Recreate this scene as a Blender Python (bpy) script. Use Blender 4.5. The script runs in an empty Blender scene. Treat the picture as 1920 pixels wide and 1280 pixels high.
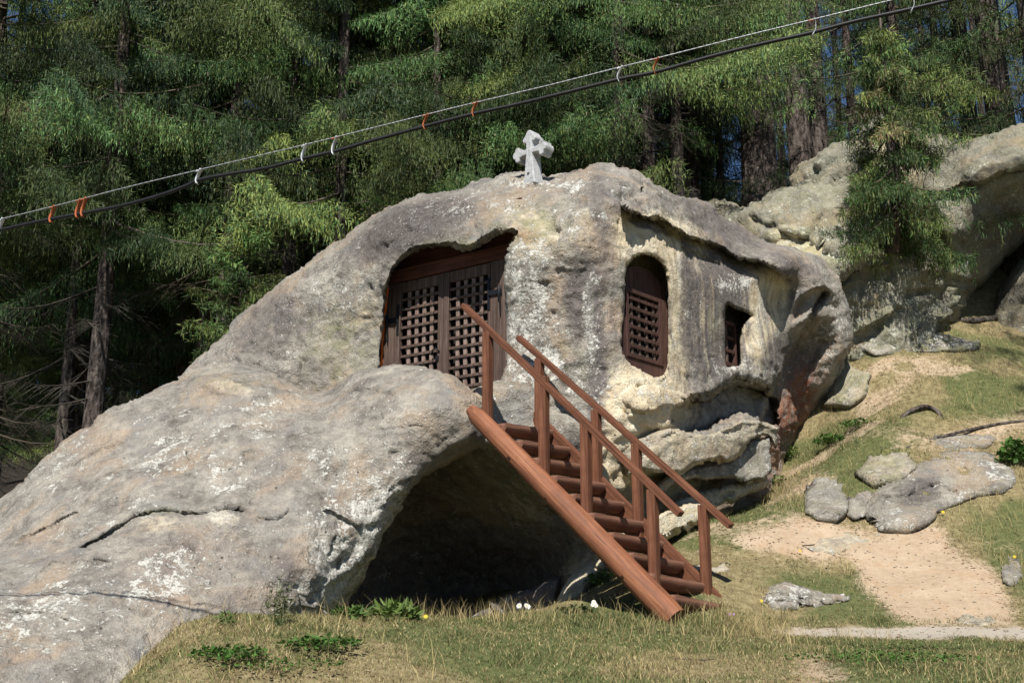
import bpy, math, random
import numpy as np
from mathutils import Vector, Matrix
R = math.radians
rng = np.random.default_rng(7)
random.seed(7)

# ------------------------------------------------------------------ camera, world, sun
F = 2100.0                     # focal length in photograph pixels (1920 wide)
EYE = np.array([0.0, 0.0, 1.6])
PITCH = math.atan(500.0 / F)
scene = bpy.context.scene
cam_d = bpy.data.cameras.new('camera'); cam = bpy.data.objects.new('camera', cam_d)
scene.collection.objects.link(cam); scene.camera = cam
cam.location = EYE; cam.rotation_euler = (R(90) + PITCH, 0, 0)
cam_d.sensor_width = 36; cam_d.lens = 36 * F / 1920; cam_d.clip_end = 1500

SUN_AZ, SUN_EL = 6, 46        # degrees left of straight behind the camera, elevation
S = Vector((-math.sin(R(SUN_AZ)) * math.cos(R(SUN_EL)), -math.cos(R(SUN_AZ)) * math.cos(R(SUN_EL)), math.sin(R(SUN_EL))))
w = bpy.data.worlds.new('World'); scene.world = w; w.use_nodes = True
nt = w.node_tree; bg = nt.nodes['Background']
sky = nt.nodes.new('ShaderNodeTexSky'); sky.sky_type = 'NISHITA'; sky.sun_disc = False
sky.sun_elevation = R(SUN_EL); sky.sun_rotation = math.atan2(S.x, S.y)
sky.air_density = 1.0; sky.dust_density = 0.05; sky.ozone_density = 5.0; sky.altitude = 2500
nt.links.new(sky.outputs[0], bg.inputs[0]); bg.inputs[1].default_value = 0.06
sl = bpy.data.lights.new('sun', 'SUN'); so = bpy.data.objects.new('sun', sl); scene.collection.objects.link(so)
sl.energy = 5.0; sl.angle = R(0.53); sl.color = (1.0, 0.955, 0.88)
so.rotation_euler = S.to_track_quat('Z', 'Y').to_euler()
vs = scene.view_settings; vs.view_transform = 'Standard'; vs.look = 'None'; vs.gamma = 1; vs.exposure = 0.70
vs.use_curve_mapping = False
scene.render.engine = 'CYCLES'
scene.cycles.max_bounces = 4; scene.cycles.diffuse_bounces = 3; scene.cycles.transparent_max_bounces = 4
C = scene.collection

# ------------------------------------------------------------------ camera geometry
cp, sp_ = math.cos(PITCH), math.sin(PITCH)
def P(px, py, Y):
    px, py, Y = np.broadcast_arrays(np.asarray(px, float), np.asarray(py, float), np.asarray(Y, float))
    u = (px - 960) / F; v = (640 - py) / F
    dy = cp - v * sp_; dz = sp_ + v * cp
    k = Y / dy
    return np.stack([u * k, Y, EYE[2] + dz * k], -1)
def proj(p):
    x, y, z = p[..., 0], p[..., 1], p[..., 2] - EYE[2]
    d = y * cp + z * sp_; up = -y * sp_ + z * cp
    return 960 + F * x / d, 640 - F * up / d

# ------------------------------------------------------------------ numpy noise
def _h(i, j, k, s):
    n = (i * 374761393 + j * 668265263 + k * 2147483647 + s * 974634777) & 0xffffffff
    n = ((n ^ (n >> 13)) * 1274126177) & 0xffffffff
    n = ((n ^ (n >> 16)) * 2246822519) & 0xffffffff
    return ((n ^ (n >> 15)) & 0xffff) / 65535.0
def vnoise(p, s=0):
    f = np.floor(p); i = f.astype(np.int64); t = p - f; t = t * t * t * (t * (t * 6 - 15) + 10)
    r = 0
    for a in (0, 1):
        wx = t[:, 0] if a else 1 - t[:, 0]
        for b in (0, 1):
            wy = t[:, 1] if b else 1 - t[:, 1]
            for c in (0, 1):
                wz = t[:, 2] if c else 1 - t[:, 2]
                r = r + wx * wy * wz * _h(i[:, 0] + a, i[:, 1] + b, i[:, 2] + c, s)
    return r * 2 - 1
def fbm(p, o=4, s=0, g=0.5):
    r = 0; a = 1; tot = 0
    for k in range(o):
        r = r + a * vnoise(p * 2.03 ** k + 17.3 * k, s + k); tot += a; a *= g
    return r / tot
def facets(p, s=0, warp=0.13):
    """angular broken-stone relief: every random cell gets its own tilted plane"""
    p = p + warp * np.stack([vnoise(p * 1.7 + 3.1, s + 1), vnoise(p * 1.7 + 7.7, s + 2), vnoise(p * 1.7 + 5.2, s + 3)], -1)
    b = np.floor(p).astype(np.int64); best = np.full(len(p), 1e9); r = np.zeros(len(p))
    for i in (-1, 0, 1):
        for j in (-1, 0, 1):
            for k in (-1, 0, 1):
                c = b + np.array([i, j, k]); h = [_h(c[:, 0], c[:, 1], c[:, 2], s + 10 + q) for q in range(7)]
                dv = p - (c + np.stack(h[:3], -1)); d = (dv ** 2).sum(-1); m = d < best
                v = dv[:, 0] * (h[3] - .5) * 2 + dv[:, 1] * (h[4] - .5) * 2 + dv[:, 2] * (h[5] - .5) * 2 + (h[6] - .5) * .7
                best[m] = d[m]; r[m] = v[m]
    return r
def smooth(t): t = np.clip(t, 0, 1); return t * t * (3 - 2 * t)

# ------------------------------------------------------------------ 2-D tools
def catmull(pts, n=4, closed=True):
    p = np.array(pts, float); m = len(p); out = []
    for i in range(m if closed else m - 1):
        g = (lambda q: p[q % m]) if closed else (lambda q: p[min(max(q, 0), m - 1)])
        a, b, c, d = g(i - 1), g(i), g(i + 1), g(i + 2)
        for k in range(n):
            t = k / n
            out.append(0.5 * (2 * b + (c - a) * t + (2 * a - 5 * b + 4 * c - d) * t * t + (3 * b - a - 3 * c + d) * t ** 3))
    if not closed: out.append(p[-1])
    return np.array(out)
def sdist(x, y, poly):
    """signed distance, positive inside, and nearest outline point"""
    d2 = np.full(x.shape, 1e18); ins = np.zeros(x.shape, bool); nx = x.copy(); ny = y.copy()
    m = len(poly)
    for i in range(m):
        ax, ay = poly[i]; bx, by = poly[(i + 1) % m]
        ex, ey = bx - ax, by - ay; L = ex * ex + ey * ey + 1e-9
        t = np.clip(((x - ax) * ex + (y - ay) * ey) / L, 0, 1)
        qx = ax + t * ex; qy = ay + t * ey
        dd = (x - qx) ** 2 + (y - qy) ** 2; mk = dd < d2
        d2[mk] = dd[mk]; nx[mk] = qx[mk]; ny[mk] = qy[mk]
        if by != ay:
            c = ((ay > y) != (by > y)) & (x < (bx - ax) * (y - ay) / (by - ay) + ax); ins ^= c
    d = np.sqrt(d2)
    return np.where(ins, d, -d), nx, ny
def lined(x, y, pts):
    """distance to an open polyline, its side (positive below) and an end fade"""
    d2 = np.full(x.shape, 1e18); side = np.zeros(x.shape); par = np.zeros(x.shape)
    m = len(pts)
    for i in range(m - 1):
        ax, ay = pts[i]; bx, by = pts[i + 1]
        ex, ey = bx - ax, by - ay; L = ex * ex + ey * ey + 1e-9
        t = np.clip(((x - ax) * ex + (y - ay) * ey) / L, 0, 1)
        qx = ax + t * ex; qy = ay + t * ey
        dd = (x - qx) ** 2 + (y - qy) ** 2; mk = dd < d2
        cr = ex * (y - ay) - ey * (x - ax)
        d2[mk] = dd[mk]; side[mk] = np.sign(cr)[mk]; par[mk] = ((i + t) / (m - 1))[mk]
    d = np.sqrt(d2); fade = smooth(np.minimum(par, 1 - par) * 9) 
    return d * side, fade
def rbf(pts, vals, c):
    p = np.array(pts, float); v = np.array(vals, float); mu = v.mean()
    k = np.sqrt(((p[:, None] - p[None]) ** 2).sum(-1) + c * c)
    wts = np.linalg.solve(k + 1e-6 * np.eye(len(p)), v - mu)
    def f(q):
        r = np.full(len(q), mu)
        for i in range(len(p)):
            r += wts[i] * np.sqrt(((q - p[i]) ** 2).sum(-1) + c * c)
        return r
    return f

# ------------------------------------------------------------------ objects
def mesh(name, V, Fc, mat=None, smooth_=False, attrs=None):
    me = bpy.data.meshes.new(name)
    V = np.asarray(V, np.float32)
    if isinstance(Fc, np.ndarray):
        n, k = Fc.shape
        me.vertices.add(len(V)); me.vertices.foreach_set('co', V.ravel())
        me.loops.add(n * k); me.loops.foreach_set('vertex_index', Fc.astype(np.int32).ravel())
        me.polygons.add(n); me.polygons.foreach_set('loop_start', np.arange(0, n * k, k, dtype=np.int32))
        me.update(calc_edges=True)
    else:
        me.from_pydata([tuple(map(float, v)) for v in V], [], Fc); me.update()
    if smooth_: me.polygons.foreach_set('use_smooth', np.ones(len(me.polygons), bool))
    if attrs:
        for an, av in attrs.items():
            a = me.color_attributes.new(an, 'FLOAT_COLOR', 'POINT')
            a.data.foreach_set('color', np.ascontiguousarray(av, np.float32).ravel())
    if mat: me.materials.append(mat)
    return me
def link(name, me, parent=None, loc=None):
    o = bpy.data.objects.new(name, me); C.objects.link(o)
    if parent is not None: o.parent = parent
    if loc is not None: o.location = loc
    return o
def tag(o, label=None, cat=None, group=None, kind=None):
    if label: o['label'] = label
    if cat: o['category'] = cat
    if group: o['group'] = group
    if kind: o['kind'] = kind
    return o
def empty(name, loc, label=None, cat=None, group=None):
    o = bpy.data.objects.new(name, None); C.objects.link(o); o.location = loc; o.empty_display_size = 0.2
    return tag(o, label, cat, group)
def child(name, me, root):            # mesh in world coordinates under an Empty (or under a child of one)
    o = link(name, me, root)
    r = root; off = Vector((0, 0, 0))
    while r is not None: off += Vector(r.location); r = r.parent
    o.location = -off
    return o

# ------------------------------------------------------------------ material helper
class N:
    def __init__(s, name):
        s.m = bpy.data.materials.new(name); s.m.use_nodes = True; s.t = s.m.node_tree
        s.b = s.t.nodes['Principled BSDF']; s.co = s.t.nodes.new('ShaderNodeTexCoord').outputs['Object']
        s.b.inputs['Specular IOR Level'].default_value = 0.25
    def new(s, ty, **k):
        n = s.t.nodes.new(ty)
        for a, v in k.items(): setattr(n, a, v)
        return n
    def set(s, sock, v):
        if hasattr(v, 'is_linked') or hasattr(v, 'node'): s.t.links.new(v, sock)
        else: sock.default_value = v
    def map(s, sc=(1, 1, 1), rot=(0, 0, 0), v=None):
        n = s.new('ShaderNodeMapping'); n.inputs['Scale'].default_value = sc; n.inputs['Rotation'].default_value = rot
        s.t.links.new(v or s.co, n.inputs[0]); return n.outputs[0]
    def noise(s, scale, det=4, rough=0.55, v=None, dist=0.0, col=False):
        n = s.new('ShaderNodeTexNoise'); n.inputs['Scale'].default_value = scale; n.inputs['Detail'].default_value = det
        n.inputs['Roughness'].default_value = rough; n.inputs['Distortion'].default_value = dist
        s.t.links.new(v or s.co, n.inputs['Vector']); return n.outputs['Color' if col else 'Fac']
    def voro(s, scale, v=None, feat='F1', rnd=1.0):
        n = s.new('ShaderNodeTexVoronoi'); n.feature = feat; n.inputs['Scale'].default_value = scale
        n.inputs['Randomness'].default_value = rnd
        s.t.links.new(v or s.co, n.inputs['Vector']); return n.outputs['Distance']
    def math(s, op, a, b=0.0, c=None, clamp=False):
        n = s.new('ShaderNodeMath', operation=op); n.use_clamp = clamp
        s.set(n.inputs[0], a); s.set(n.inputs[1], b)
        if c is not None: s.set(n.inputs[2], c)
        return n.outputs[0]
    def ss(s, v, lo, hi, a=0.0, b=1.0):
        n = s.new('ShaderNodeMapRange', interpolation_type='SMOOTHSTEP')
        s.set(n.inputs[0], v)
        for k, q in enumerate((lo, hi, a, b)): n.inputs[k + 1].default_value = q
        return n.outputs[0]
    def ramp(s, v, *st):
        n = s.new('ShaderNodeValToRGB'); e = n.color_ramp.elements
        while len(e) < len(st): e.new(0.5)
        for k, (p, c) in enumerate(st): e[k].position = p; e[k].color = (*c, 1)
        s.set(n.inputs[0], v); return n.outputs[0]
    def mix(s, f, a, b, mode='MIX'):
        n = s.new('ShaderNodeMix', data_type='RGBA', blend_type=mode)
        s.set(n.inputs[0], f)
        for sock, v in ((n.inputs[6], a), (n.inputs[7], b)):
            if isinstance(v, tuple): sock.default_value = (*v, 1)
            else: s.t.links.new(v, sock)
        return n.outputs[2]
    def attr(s, name):
        n = s.new('ShaderNodeAttribute', attribute_name=name); sep = s.new('ShaderNodeSeparateColor')
        s.t.links.new(n.outputs['Color'], sep.inputs[0]); return sep.outputs[0], sep.outputs[1], sep.outputs[2], n.outputs['Alpha'], n.outputs['Color']
    def bump(s, h, dist, strength=1.0, nrm=None):
        n = s.new('ShaderNodeBump'); n.inputs['Strength'].default_value = strength; n.inputs['Distance'].default_value = dist
        s.t.links.new(h, n.inputs['Height'])
        if nrm is not None: s.t.links.new(nrm, n.inputs['Normal'])
        return n.outputs[0]
    def out(s, col, rough=0.85, nrm=None):
        s.set(s.b.inputs['Base Color'], (*col, 1) if isinstance(col, tuple) else col)
        s.set(s.b.inputs['Roughness'], rough)
        if nrm is not None: s.t.links.new(nrm, s.b.inputs['Normal'])
        return s.m

def rock_material(name, tint=(1, 1, 1)):
    n = N(name)
    cream, dark, lich, green, _ = n.attr('mask_a')
    red, streak, cut, white, _ = n.attr('mask_b')
    big = n.noise(0.55, 3, 0.5); med = n.noise(2.6, 5, 0.62); fine = n.noise(11, 5, 0.65); vf = n.noise(46, 4, 0.7)
    base = n.ramp(n.math('ADD', n.math('MULTIPLY', med, 0.6), n.math('MULTIPLY', fine, 0.4)),
                  (0.34, (0.105, 0.094, 0.082)), (0.46, (0.215, 0.198, 0.174)), (0.56, (0.315, 0.293, 0.255)), (0.68, (0.42, 0.388, 0.33)))
    base = n.mix(n.ss(n.noise(1.3, 5, 0.65, dist=0.6), 0.48, 0.64, 0, 0.6), base, (0.34, 0.255, 0.18))     # rosy ochre
    base = n.mix(n.ss(n.noise(1.9, 4, 0.6, v=n.map(rot=(1, 2, 0))), 0.52, 0.66, 0, 0.5), base, (0.185, 0.185, 0.185))
    # fresh cream sandstone
    crn = n.ramp(n.noise(3.2, 5, 0.6, dist=0.8), (0.32, (0.44, 0.35, 0.23)), (0.5, (0.58, 0.50, 0.36)), (0.68, (0.68, 0.62, 0.49)))
    base = n.mix(n.math('MULTIPLY', n.ss(cream, 0.04, 0.25), n.ss(n.math('ADD', cream, n.math('MULTIPLY', n.math('SUBTRACT', fine, 0.5), 0.6)), 0.18, 0.58, 0, 1)), base, crn)
    # green algae
    base = n.mix(n.math('MULTIPLY', green, n.ss(n.noise(5, 4), 0.35, 0.65)), base, (0.17, 0.175, 0.075))
    # dark purple grey weathering, and painted shade in cave and crevice
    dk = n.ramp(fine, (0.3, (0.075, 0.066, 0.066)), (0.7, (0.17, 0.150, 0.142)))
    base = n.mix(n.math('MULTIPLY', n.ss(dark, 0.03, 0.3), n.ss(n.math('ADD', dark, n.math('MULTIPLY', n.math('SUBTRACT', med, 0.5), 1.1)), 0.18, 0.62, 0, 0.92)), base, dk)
    # vertical streaks
    sv = n.noise(1.0, 4, 0.6, v=n.map((7, 7, 0.35)))
    base = n.mix(n.math('MULTIPLY', streak, n.ss(sv, 0.46, 0.60)), base, dk)
    base = n.mix(n.math('MULTIPLY', streak, n.ss(n.noise(1.0, 4, 0.6, v=n.map((9, 9, 0.4), rot=(0, 0, 1))), 0.52, 0.70, 0, 0.4)), base, crn)
    base = n.mix(n.math('MULTIPLY', red, n.ss(fine, 0.3, 0.6)), base, (0.20, 0.085, 0.050))
    # pale lichen in flecks and crusts
    ln = n.math('ADD', n.math('MULTIPLY', n.noise(26, 6, 0.75, dist=0.3), 0.62), n.math('MULTIPLY', n.noise(6.5, 3, 0.6, v=n.map(rot=(2, 0, 1))), 0.40))
    ln = n.math('ADD', ln, n.math('MULTIPLY', n.noise(1.3, 2, 0.6, v=n.map(rot=(1, 0, 1))), 0.20))
    lm = n.ss(n.math('ADD', ln, n.math('MULTIPLY', lich, 0.155)), 0.70, 0.74)
    lcol = n.ramp(vf, (0.3, (0.40, 0.39, 0.35)), (0.65, (0.66, 0.655, 0.61)))
    base = n.mix(n.math('MULTIPLY', lm, 0.85), base, lcol)
    spot = n.voro(22, v=n.map(rot=(0.3, 0.2, 0.1))); 
    sm = n.math('MULTIPLY', n.ss(spot, 0.10, 0.16, 1, 0), n.ss(n.noise(1.7, 3), 0.50, 0.56))
    base = n.mix(n.math('MULTIPLY', sm, 0.8), base, (0.62, 0.62, 0.58))
    base = n.mix(n.math('MULTIPLY', white, n.ss(vf, 0.35, 0.6)), base, (0.62, 0.62, 0.57))
    # small dark pits
    pit = n.voro(9, v=n.map(rot=(1, 1, 0))); pm = n.math('MULTIPLY', n.ss(pit, 0.05, 0.13, 1, 0), n.ss(n.noise(2.3, 3, v=n.map(rot=(0, 3, 0))), 0.52, 0.6))
    base = n.mix(n.math('MULTIPLY', pm, 0.75), base, (0.07, 0.062, 0.05))
    base = n.mix(1.0, base, n.ramp(vf, (0.25, (0.72, 0.72, 0.72)), (0.7, (1.15, 1.14, 1.12))), 'MULTIPLY')
    base = n.mix(1.0, base, tuple(1.08 * q for q in tint), 'MULTIPLY')
    h = n.math('ADD', n.math('MULTIPLY', fine, 0.75), n.math('MULTIPLY', vf, 0.4)); h = n.math('ADD', h, n.math('MULTIPLY', med, 0.9))
    h = n.math('SUBTRACT', h, n.math('MULTIPLY', pm, 0.5)); h = n.math('ADD', h, n.math('MULTIPLY', lm, 0.06))
    tv = n.noise(1, 3, 0.6, v=n.map((60, 60, 9), rot=(0.5, 0.35, 0)))          # tool marks on dressed stone
    h = n.math('ADD', h, n.math('MULTIPLY', n.math('MULTIPLY', tv, cut), 0.8))
    return n.out(base, 0.93, n.bump(h, 0.075, 1.0))
M = {}
M['rock'] = rock_material('sandstone')
M['cliff'] = rock_material('cliff_sandstone', (0.90, 0.93, 0.85))

def wood_material(name, c0, c1, c2, along='z', dirt=0.5):
    n = N(name); sc = {'z': (26, 26, 1.2), 'x': (1.2, 26, 26)}[along]
    g = n.noise(1, 5, 0.65, v=n.map(sc), dist=0.3); f = n.noise(5, 4, 0.6)
    col = n.ramp(n.math('ADD', n.math('MULTIPLY', g, 0.75), n.math('MULTIPLY', f, 0.25)), (0.3, c0), (0.5, c1), (0.72, c2))
    ck = n.noise(1, 3, 0.6, v=n.map({'z': (38, 38, 0.9), 'x': (0.9, 38, 38)}[along], rot=(0, 0, 0.4)))
    col = n.mix(n.ss(ck, 0.64, 0.68, 0, 0.8), col, tuple(x * 0.4 for x in c0))
    kn = n.voro(3.1, v=n.map((1, 1, 0.6) if along == 'z' else (0.6, 1, 1)))
    col = n.mix(n.ss(kn, 0.03, 0.09, dirt, 0), col, tuple(x * 0.35 for x in c0))
    return n.out(col, 0.72, n.bump(g, 0.010, 1.0))
M['stair_wood'] = wood_material('oiled_red_brown_wood', (0.034, 0.013, 0.008), (0.105, 0.040, 0.020), (0.21, 0.090, 0.050))
M['log_wood'] = wood_material('oiled_log', (0.060, 0.021, 0.010), (0.185, 0.066, 0.027), (0.31, 0.135, 0.064), dirt=0.9)
M['log_wood'].node_tree.nodes['Principled BSDF'].inputs['Specular IOR Level'].default_value = 0.45
M['tread_wood'] = wood_material('tread_wood', (0.055, 0.027, 0.019), (0.16, 0.075, 0.048), (0.30, 0.165, 0.115))
M['door_wood'] = wood_material('weathered_dark_brown_wood', (0.028, 0.019, 0.015), (0.072, 0.047, 0.037), (0.15, 0.108, 0.088))
M['slat_wood'] = wood_material('greyed_slat_wood', (0.06, 0.038, 0.03), (0.17, 0.12, 0.10), (0.31, 0.235, 0.20))
M['beam_wood'] = wood_material('red_brown_beam', (0.03, 0.010, 0.007), (0.075, 0.026, 0.017), (0.13, 0.052, 0.036), along='x')
M['window_wood'] = wood_material('dark_window_wood', (0.022, 0.011, 0.009), (0.05, 0.024, 0.019), (0.095, 0.05, 0.04))
def plain(name, c, rough=0.6, metal=0.0, var=0.3, sc=20):
    n = N(name); f = n.noise(sc, 4)
    col = n.mix(1.0, c, n.ramp(f, (0.3, (1 - var,) * 3), (0.7, (1 + var,) * 3)), 'MULTIPLY')
    m = n.out(col, rough, n.bump(f, 0.003, 0.5)); n.b.inputs['Metallic'].default_value = metal; return m
M['iron'] = plain('black_iron', (0.012, 0.013, 0.016), 0.45, 0.3)
M['knot'] = plain('dark_knot', (0.035, 0.014, 0.008), 0.7)
M['foam'] = plain('orange_foam', (0.62, 0.13, 0.025), 0.8)
M['shade_in'] = plain('interior_shade_sheet', (0.02, 0.016, 0.013), 0.95)  # near-black sheets behind the lattices, painting the shade inside
n = N('cross_stone'); f = n.noise(18, 5, 0.7); g = n.noise(60, 3, 0.7)
M['cross'] = n.out(n.mix(n.ss(n.noise(9, 5, 0.7), 0.52, 0.66, 0, 0.75), n.ramp(f, (0.3, (0.24, 0.245, 0.25)), (0.6, (0.43, 0.435, 0.44))), (0.13, 0.135, 0.13)), 0.9, n.bump(g, 0.01, 0.7))
M['wire'] = plain('galvanised_strand', (0.24, 0.25, 0.26), 0.5, 0.5, 0.3, 60)
M['cable'] = plain('black_cable', (0.010, 0.010, 0.012), 0.5)
M['clip_metal'] = plain('galvanised_clip', (0.55, 0.57, 0.58), 0.45, 0.4)
M['clip_rust'] = plain('rusty_clip', (0.34, 0.095, 0.035), 0.8, 0.0, 0.5, 120)

# needles: the colour of each shoot comes from its own attribute
def needle_material():
    n = N('needles'); r, g, b, a, c = n.attr('tint')
    info = n.new('ShaderNodeObjectInfo').outputs['Random']
    col = n.mix(1.0, c, n.ramp(info, (0.0, (0.86, 0.9, 0.9)), (1.0, (1.16, 1.1, 0.92))), 'MULTIPLY')
    m = n.out(col, 0.6)
    tr = n.new('ShaderNodeBsdfTranslucent'); n.t.links.new(col, tr.inputs[0])
    mx = n.new('ShaderNodeMixShader'); mx.inputs[0].default_value = 0.14
    n.t.links.new(n.b.outputs[0], mx.inputs[1]); n.t.links.new(tr.outputs[0], mx.inputs[2])
    n.t.links.new(mx.outputs[0], n.t.nodes['Material Output'].inputs[0])
    return m
M['needles'] = needle_material()
n = N('spruce_bark'); bk = n.voro(9, v=n.map((1.6, 1.6, 0.5))); f = n.noise(14, 5, 0.7)
M['bark'] = n.out(n.ramp(n.math('ADD', n.math('MULTIPLY', bk, 0.8), n.math('MULTIPLY', f, 0.5)), (0.3, (0.022, 0.017, 0.015)), (0.6, (0.058, 0.045, 0.039)), (0.85, (0.115, 0.095, 0.083))), 0.95, n.bump(n.math('ADD', bk, f), 0.04, 1.0))

# ------------------------------------------------------------------ terrain
gc_px = [(250,1280,6.7),(700,1280,6.9),(1300,1280,7.1),(1900,1280,7.4),(330,1186,8.1),(440,1176,8.6),(540,1182,9.0),(650,1170,9.5),(900,1162,10.0),(1100,1160,10.1),
         (1250,1160,10.1),(1340,1166,10.1),(1400,1184,9.9),(1650,1192,9.8),(1900,1197,9.7),(1400,1172,10.25),(1650,1176,10.2),(1900,1180,10.1),
         (1450,1125,10.9),(1430,1060,11.7),(1380,1100,11.0),(1330,985,13.0),(1250,1040,12.1),(1180,1090,11.3),(1120,1125,10.8),
         (1400,1010,12.3),(1480,975,12.8),(1560,1010,12.4),(1600,1080,11.6),(1750,1120,11.0),(1900,1140,10.7),(1800,1040,11.9),(1650,1000,12.5),(1920,1020,12.2),
         (1440,948,13.8),(1500,890,15.1),(1560,850,15.0),(1540,800,16.3),(1700,940,13.1),(1850,900,13.3),(1640,800,14.7),(1760,820,14.5),(1920,830,14.3),
         (1620,700,16.3),(1800,700,15.9),(1930,700,16.0),(1600,600,17.2),(1700,598,17.2),(1780,600,17.2),(1930,620,17.3)]
gp = [P(*a) for a in gc_px]
gw = [(-20,-5,0),(0,-5,0),(20,-5,0),(0,0,0.0),(-6,0,0),(6,0,0),(0,3,.45),(-4,3,.4),(5,3,.5),(-9,6,.5),(9,6,.9),(-9,10,.6),(-6,12,1.0),(-3,13,1.2),(0,13,1.3),(0,16,2.0),
      (-4,17,1.2),(-10,17,0.5),(-20,20,0.2),(-4,24,1.3),(-12,30,.6),(2,20,3.0),(2,28,3.2),(4.2,19.5,7.4),(7,20,8.3),(10,20,9.0),(5,24,8.2),(9,26,9.2),(14,20,9.5),
      (13,12,2.6),(13,15,4.5),(20,14,6),(25,30,10),(0,45,3),(-25,45,1),(20,45,9),(-3.2,6,.25),(-3.2,7,.3),(-3.3,8,.4),(-4.2,8.6,.4),(-4,5,.1),(-60,60,6),(0,60,8),(60,60,12),(-25,60,7),(-60,100,22),(0,100,22),(60,100,20),(-80,20,0),(80,20,8),(-60,-5,0),(60,-5,0),(0,200,28),(-200,200,20),(200,200,20)]
gpts = [(p[0], p[1]) for p in gp] + [(a[0], a[1]) for a in gw]
gz = [p[2] for p in gp] + [a[2] for a in gw]
_T = rbf(gpts, gz, 0.45)
def T(xy):
    z = _T(xy)
    q = np.column_stack([xy, np.zeros(len(xy))])
    near = smooth((26 - xy[:, 1]) / 8)
    return z + near * (0.06 * smooth((xy[:, 1] - 10.8) / 1.5) * fbm(q * 2.6, 2, 15) + 0.035 * fbm(q * 1.7, 3, 5) + 0.012 * fbm(q * 7, 3, 9))
def Tz(x, y): return float(T(np.array([[x, y]], float))[0])
def gY(px, py):
    """world depth where the pixel's ray meets the ground"""
    px = np.atleast_1d(np.asarray(px, float)); py = np.atleast_1d(np.asarray(py, float)); px, py = np.broadcast_arrays(px, py)
    best = np.full(px.shape, np.nan); prev = None
    Ys = np.concatenate([np.arange(4.5, 19, 0.25)])
    for Y in Ys:
        p = P(px, py, np.full(px.shape, Y)); d = p[:, 2] - T(p[:, :2])
        if prev is not None:
            hit = np.isnan(best) & (prev[1] > 0) & (d <= 0)
            tt = prev[1] / (prev[1] - d + 1e-9); best[hit] = (prev[0] + (Y - prev[0]) * tt)[hit]
        prev = (Y, d)
    return np.where(np.isnan(best), 17.5, best)
def ground_at(px, py):
    Y = gY(px, py)[0]; p = P(px, py, Y); return Vector((p[0], p[1], Tz(p[0], p[1])))

def axis(a, b, step, lo, hi):
    mid = list(np.arange(a, b, step)); out = []; s = step; v = b
    while v < hi: out.append(v); s *= 1.18; v += s
    pre = []; s = step; v = a - step
    while v > lo: pre.append(v); s *= 1.18; v -= s
    return np.array(pre[::-1] + mid + out + [hi])
gx = axis(-6, 9.5, 0.075, -300, 300); gy = axis(5.5, 18, 0.075, -40, 500)
GX, GY = np.meshgrid(gx, gy); xy = np.column_stack([GX.ravel(), GY.ravel()])
z = T(xy); gv = np.column_stack([xy, z]); nx_, ny_ = len(gx), len(gy)
ii = (np.arange(ny_ - 1)[:, None] * nx_ + np.arange(nx_ - 1)[None]).ravel()
gf = np.column_stack([ii, ii + 1, ii + 1 + nx_, ii + nx_])
S1 = [(1358,1005),(1400,990),(1450,975),(1500,965),(1560,970),(1600,990),(1640,1000),(1700,985),(1760,985),(1800,1030),(1850,1060),(1880,1100),(1905,1150),(1915,1176),(1750,1178),(1690,1160),(1650,1125),(1610,1090),(1600,1060),(1570,1045),(1530,1055),(1480,1045),(1430,1035),(1390,1028)]
S2 = [(1590,745),(1640,735),(1700,705),(1720,712),(1680,740),(1640,765),(1600,775)]
S3 = [(1700,835),(1800,800),(1930,770),(1930,800),(1860,830),(1760,850)]
S4 = [(1475,1235),(1510,1225),(1560,1240),(1600,1275),(1520,1290),(1480,1262)]
S5 = [(1380,1190),(1380,1176),(1500,1174),(1930,1176),(1930,1199),(1600,1194)]
S6 = [(1480,905),(1540,880),(1560,895),(1500,935),(1440,960)]
def soft_poly(px, py, poly, soft):
    sd, _, _ = sdist(px, py, poly); return smooth(0.5 + sd / soft)
def ground_masks(p):
    px, py = proj(p); ok = (p[:, 1] > 4) & (p[:, 1] < 19); s = np.zeros(len(p))
    wob = 26 * fbm(p * 1.5, 3, 11); wob2 = 16 * fbm(p * 4.0, 3, 12)
    for poly, k in ((S1, 1), (S2, .85), (S3, .7), (S4, .7), (S6, .7)):
        s = np.maximum(s, k * soft_poly(px + wob, py + wob2 * .6, poly, 55))
    bare = smooth((fbm(p * np.array([.8, 1.5, .8]) + 4, 4, 61) - .10) * 5) * smooth((p[:, 1] - 11.5) / 1.5); s = np.maximum(s, .62 * bare)
    s5 = soft_poly(px, py + wob2 * .45, S5, 9) * smooth((px - 1385 + wob2) / 160) 
    s = np.maximum(s * (py < 1176) , s * (py >= 1200))
    s = np.maximum(s, s5)
    green = np.clip(.5 + .9 * fbm(p * .9, 3, 31) + .5 * np.exp(-((px - 1350) / 130) ** 2 - ((py - 990) / 60) ** 2) + .5 * np.exp(-((px - 1560) / 80) ** 2 - ((py - 840) / 60) ** 2)
                    + .45 * (px > 1550) * (py > 1200) + .25 * np.exp(-((px - 620) / 200) ** 2 - ((py - 1190) / 30) ** 2), 0, 1)
    green = np.clip(green + .10 * (p[:, 1] < 10.8) - .02 - .16 * smooth((p[:, 1] - 12.8) / 2), 0, 1)
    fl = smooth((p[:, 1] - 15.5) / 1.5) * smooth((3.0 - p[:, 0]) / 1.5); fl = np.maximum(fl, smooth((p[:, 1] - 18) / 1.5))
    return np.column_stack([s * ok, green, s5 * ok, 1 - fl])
n = N('meadow_soil'); sand, green, path, open_, _ = n.attr('mask_a')
f1 = n.noise(2.2, 5, 0.6); f2 = n.noise(14, 5, 0.7); f3 = n.noise(70, 3, 0.7)
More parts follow.
